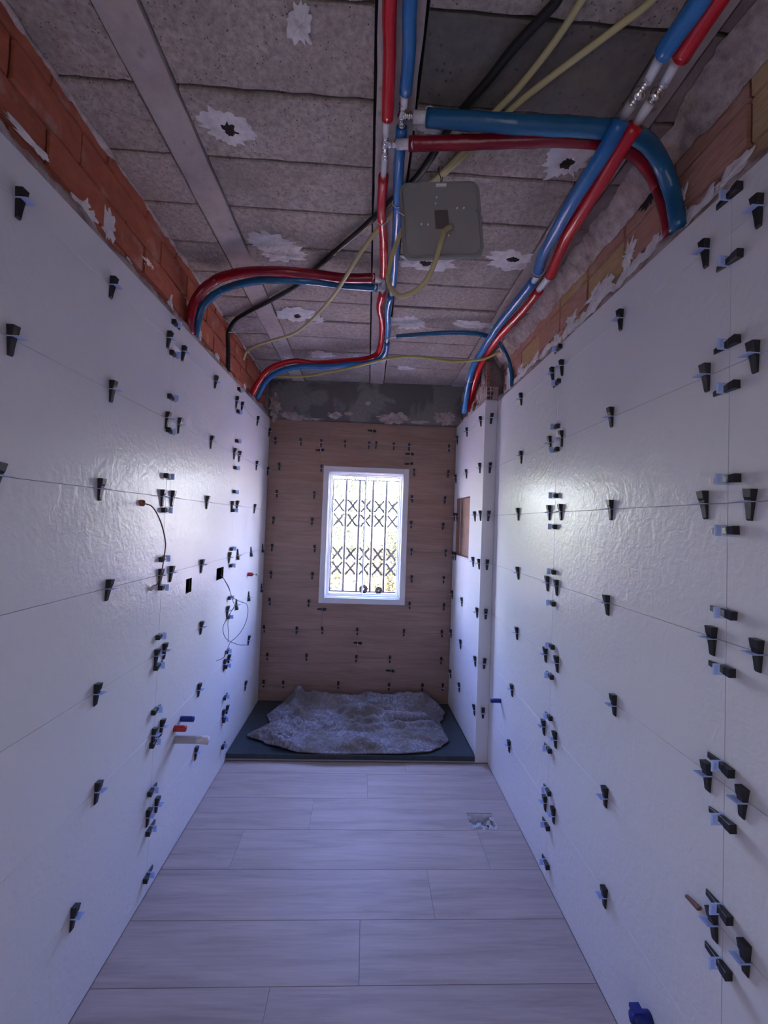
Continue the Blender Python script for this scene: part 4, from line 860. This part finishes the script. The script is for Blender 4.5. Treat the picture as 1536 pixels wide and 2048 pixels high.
U, V = 150, 90; vs = []; fs = []
def lerp_tab(tab, s_):
    for i in range(len(tab) - 1):
        if s_ <= tab[i + 1][0]:
            q = (s_ - tab[i][0]) / (tab[i + 1][0] - tab[i][0]); q = q * q * (3 - 2 * q); return tab[i][1] + (tab[i + 1][1] - tab[i][1]) * q
    return tab[-1][1]
LE = [(0, -.50), (.10, -.63), (.24, -.765), (.36, -.70), (.50, -.655), (.70, -.70), (.85, -.66), (1, -.56)]
RE = [(0, .55), (.15, .615), (.4, .60), (.55, .60), (.70, .64), (.85, .67), (1, .60)]
FE = [(0, 2.66), (.12, 2.615), (.3, 2.598), (.7, 2.612), (.9, 2.635), (1, 2.69)]
for j in range(V + 1):
    v_ = j / V; xl, xr = lerp_tab(LE, v_), lerp_tab(RE, v_)
    for i in range(U + 1):
        u_ = i / U; x_ = xl + (xr - xl) * u_ + .006 * nz(v_, 21 + (u_ > .5), 7)
        y0 = lerp_tab(FE, u_); y1 = 3.275 + .02 * nz(u_, 5, 4); y = y0 + (y1 - y0) * v_
        ed = min(u_ * 9, (1 - u_) * 9, v_ * 7, 1.0); ed = math.sin(ed * math.pi / 2)
        h = .020 + .105 * max(0, v_ - .35) ** 1.1
        h += .055 * max(0, noise.fractal(Vector((x_ * 3.0, y * 8.0, .4)), .8, 2, 4)) + .016 * (1 - abs(noise.noise(Vector((x_ * 7 + y * 3, y * 15, 5)))) * 2.2) * (.35 + .65 * (v_ > .35)) + .006 * noise.noise(Vector((x_ * 20, y * 20, 2)))
        # long fold lying across, right-hand fold dropping to the edge, left-hand flap fold
        f1 = .62 - .10 * (u_ - .5) + .05 * math.sin(u_ * 5); h += .040 * math.exp(-((v_ - f1) / .035) ** 2) * min(1, max(0, (u_ - .38) * 6)) * (1 if u_ < .93 else .3)
        h += .030 * math.exp(-((v_ - f1 + .12) / .030) ** 2) * min(1, max(0, (u_ - .55) * 6))
        fl = .13 + .05 * math.sin(v_ * 4); h += .045 * math.exp(-((u_ - fl) / .022) ** 2) * (.4 + .6 * v_)
        h += .022 * math.exp(-((u_ - .06 - .3 * v_) / .018) ** 2) * (v_ < .45)
        h += .060 * math.exp(-((v_ - .90) / .06) ** 2) * (.6 + .25 * math.sin(u_ * 9)) * min(1, u_ * 5)
        h -= .030 * math.exp(-((v_ - .50) / .03) ** 2) * (u_ > .5)
        if v_ > .96: h *= 1 - (v_ - .96) * 10
        vs.append((x_, y, .050 + max(.004, h * ed)))
for j in range(V):
    for i in range(U): a = j * (U + 1) + i; fs.append((a, a + 1, a + U + 2, a + U + 1))
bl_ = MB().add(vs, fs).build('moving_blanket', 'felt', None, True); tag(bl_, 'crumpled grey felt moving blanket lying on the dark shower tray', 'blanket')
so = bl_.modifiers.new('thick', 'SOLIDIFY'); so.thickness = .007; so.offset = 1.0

# ---------------------------------------------------------------- garden outside the window
gnd = MB().box(-30, 30, 3.70, 40, -.40, -.25).build('terrace_ground', 'terrace'); tag(gnd, 'sunlit pale ground outside the window', 'ground', kind='structure')
def bush(x_, y, w, h, mat, cnt, leaf, label, seed):
    r = random.Random(seed); t = empty('garden_bush', (x_, y, -.25)); tag(t, label, 'bush', 'bushes beyond the window')
    for k in range(4):
        a = r.uniform(0, 6.28); MB().tube(spline([(0, 0, 0), (math.cos(a) * w * .15, math.sin(a) * w * .15, h * .4), (math.cos(a) * w * .3, math.sin(a) * w * .3, h * .85)], .2), .014, 6).build('stem', 'bark', t)
    vs = []; fs = []
    for k in range(cnt):
        while True:
            p = Vector((r.uniform(-1, 1), r.uniform(-1, 1), r.uniform(-1, 1)))
            if .25 < p.length < 1 and noise.noise(p * 2.4 + Vector((seed, 0, 0))) > -.18: break
        c = Vector((p.x * w / 2, p.y * w / 2.5, h * .52 + p.z * h * .48)); a = Vector((r.gauss(0, 1), r.gauss(0, 1), r.gauss(0, 1))).normalized(); b = a.orthogonal().normalized()
        b = (b * math.cos(k) + a.cross(b) * math.sin(k)); l = leaf * r.uniform(.6, 1.3); n2 = len(vs)
        vs += [c - a * l, c + b * l * .38, c + a * l, c - b * l * .38]; fs.append((n2, n2 + 1, n2 + 2, n2 + 3))
    o = MB().add(vs, fs).build('foliage', mat, t); o['kind'] = 'stuff'
bush(-1.05, 6.2, 1.5, 1.9, 'leaf_yellow', 3800, .040, 'yellow green bush low at the left behind the window grille', 1)
bush(1.00, 6.3, 1.3, 3.1, 'leaf', 5200, .040, 'tall green bush at the right behind the window grille', 2)
bush(0.42, 7.4, 1.0, 1.7, 'leaf_yellow', 2400, .045, 'pale bush behind the middle of the window grille', 3)
bush(-0.35, 9.0, 1.6, 3.6, 'leaf', 1500, .060, 'thin tall shrub far behind the window grille', 4)
leafmat('leaf_lime', (0.06, 0.13, 0.012), (0.20, 0.34, 0.04))
bush(-2.6, 7.0, 2.4, 3.4, 'leaf_lime', 5200, .055, 'broad green bush left of the window view', 5)
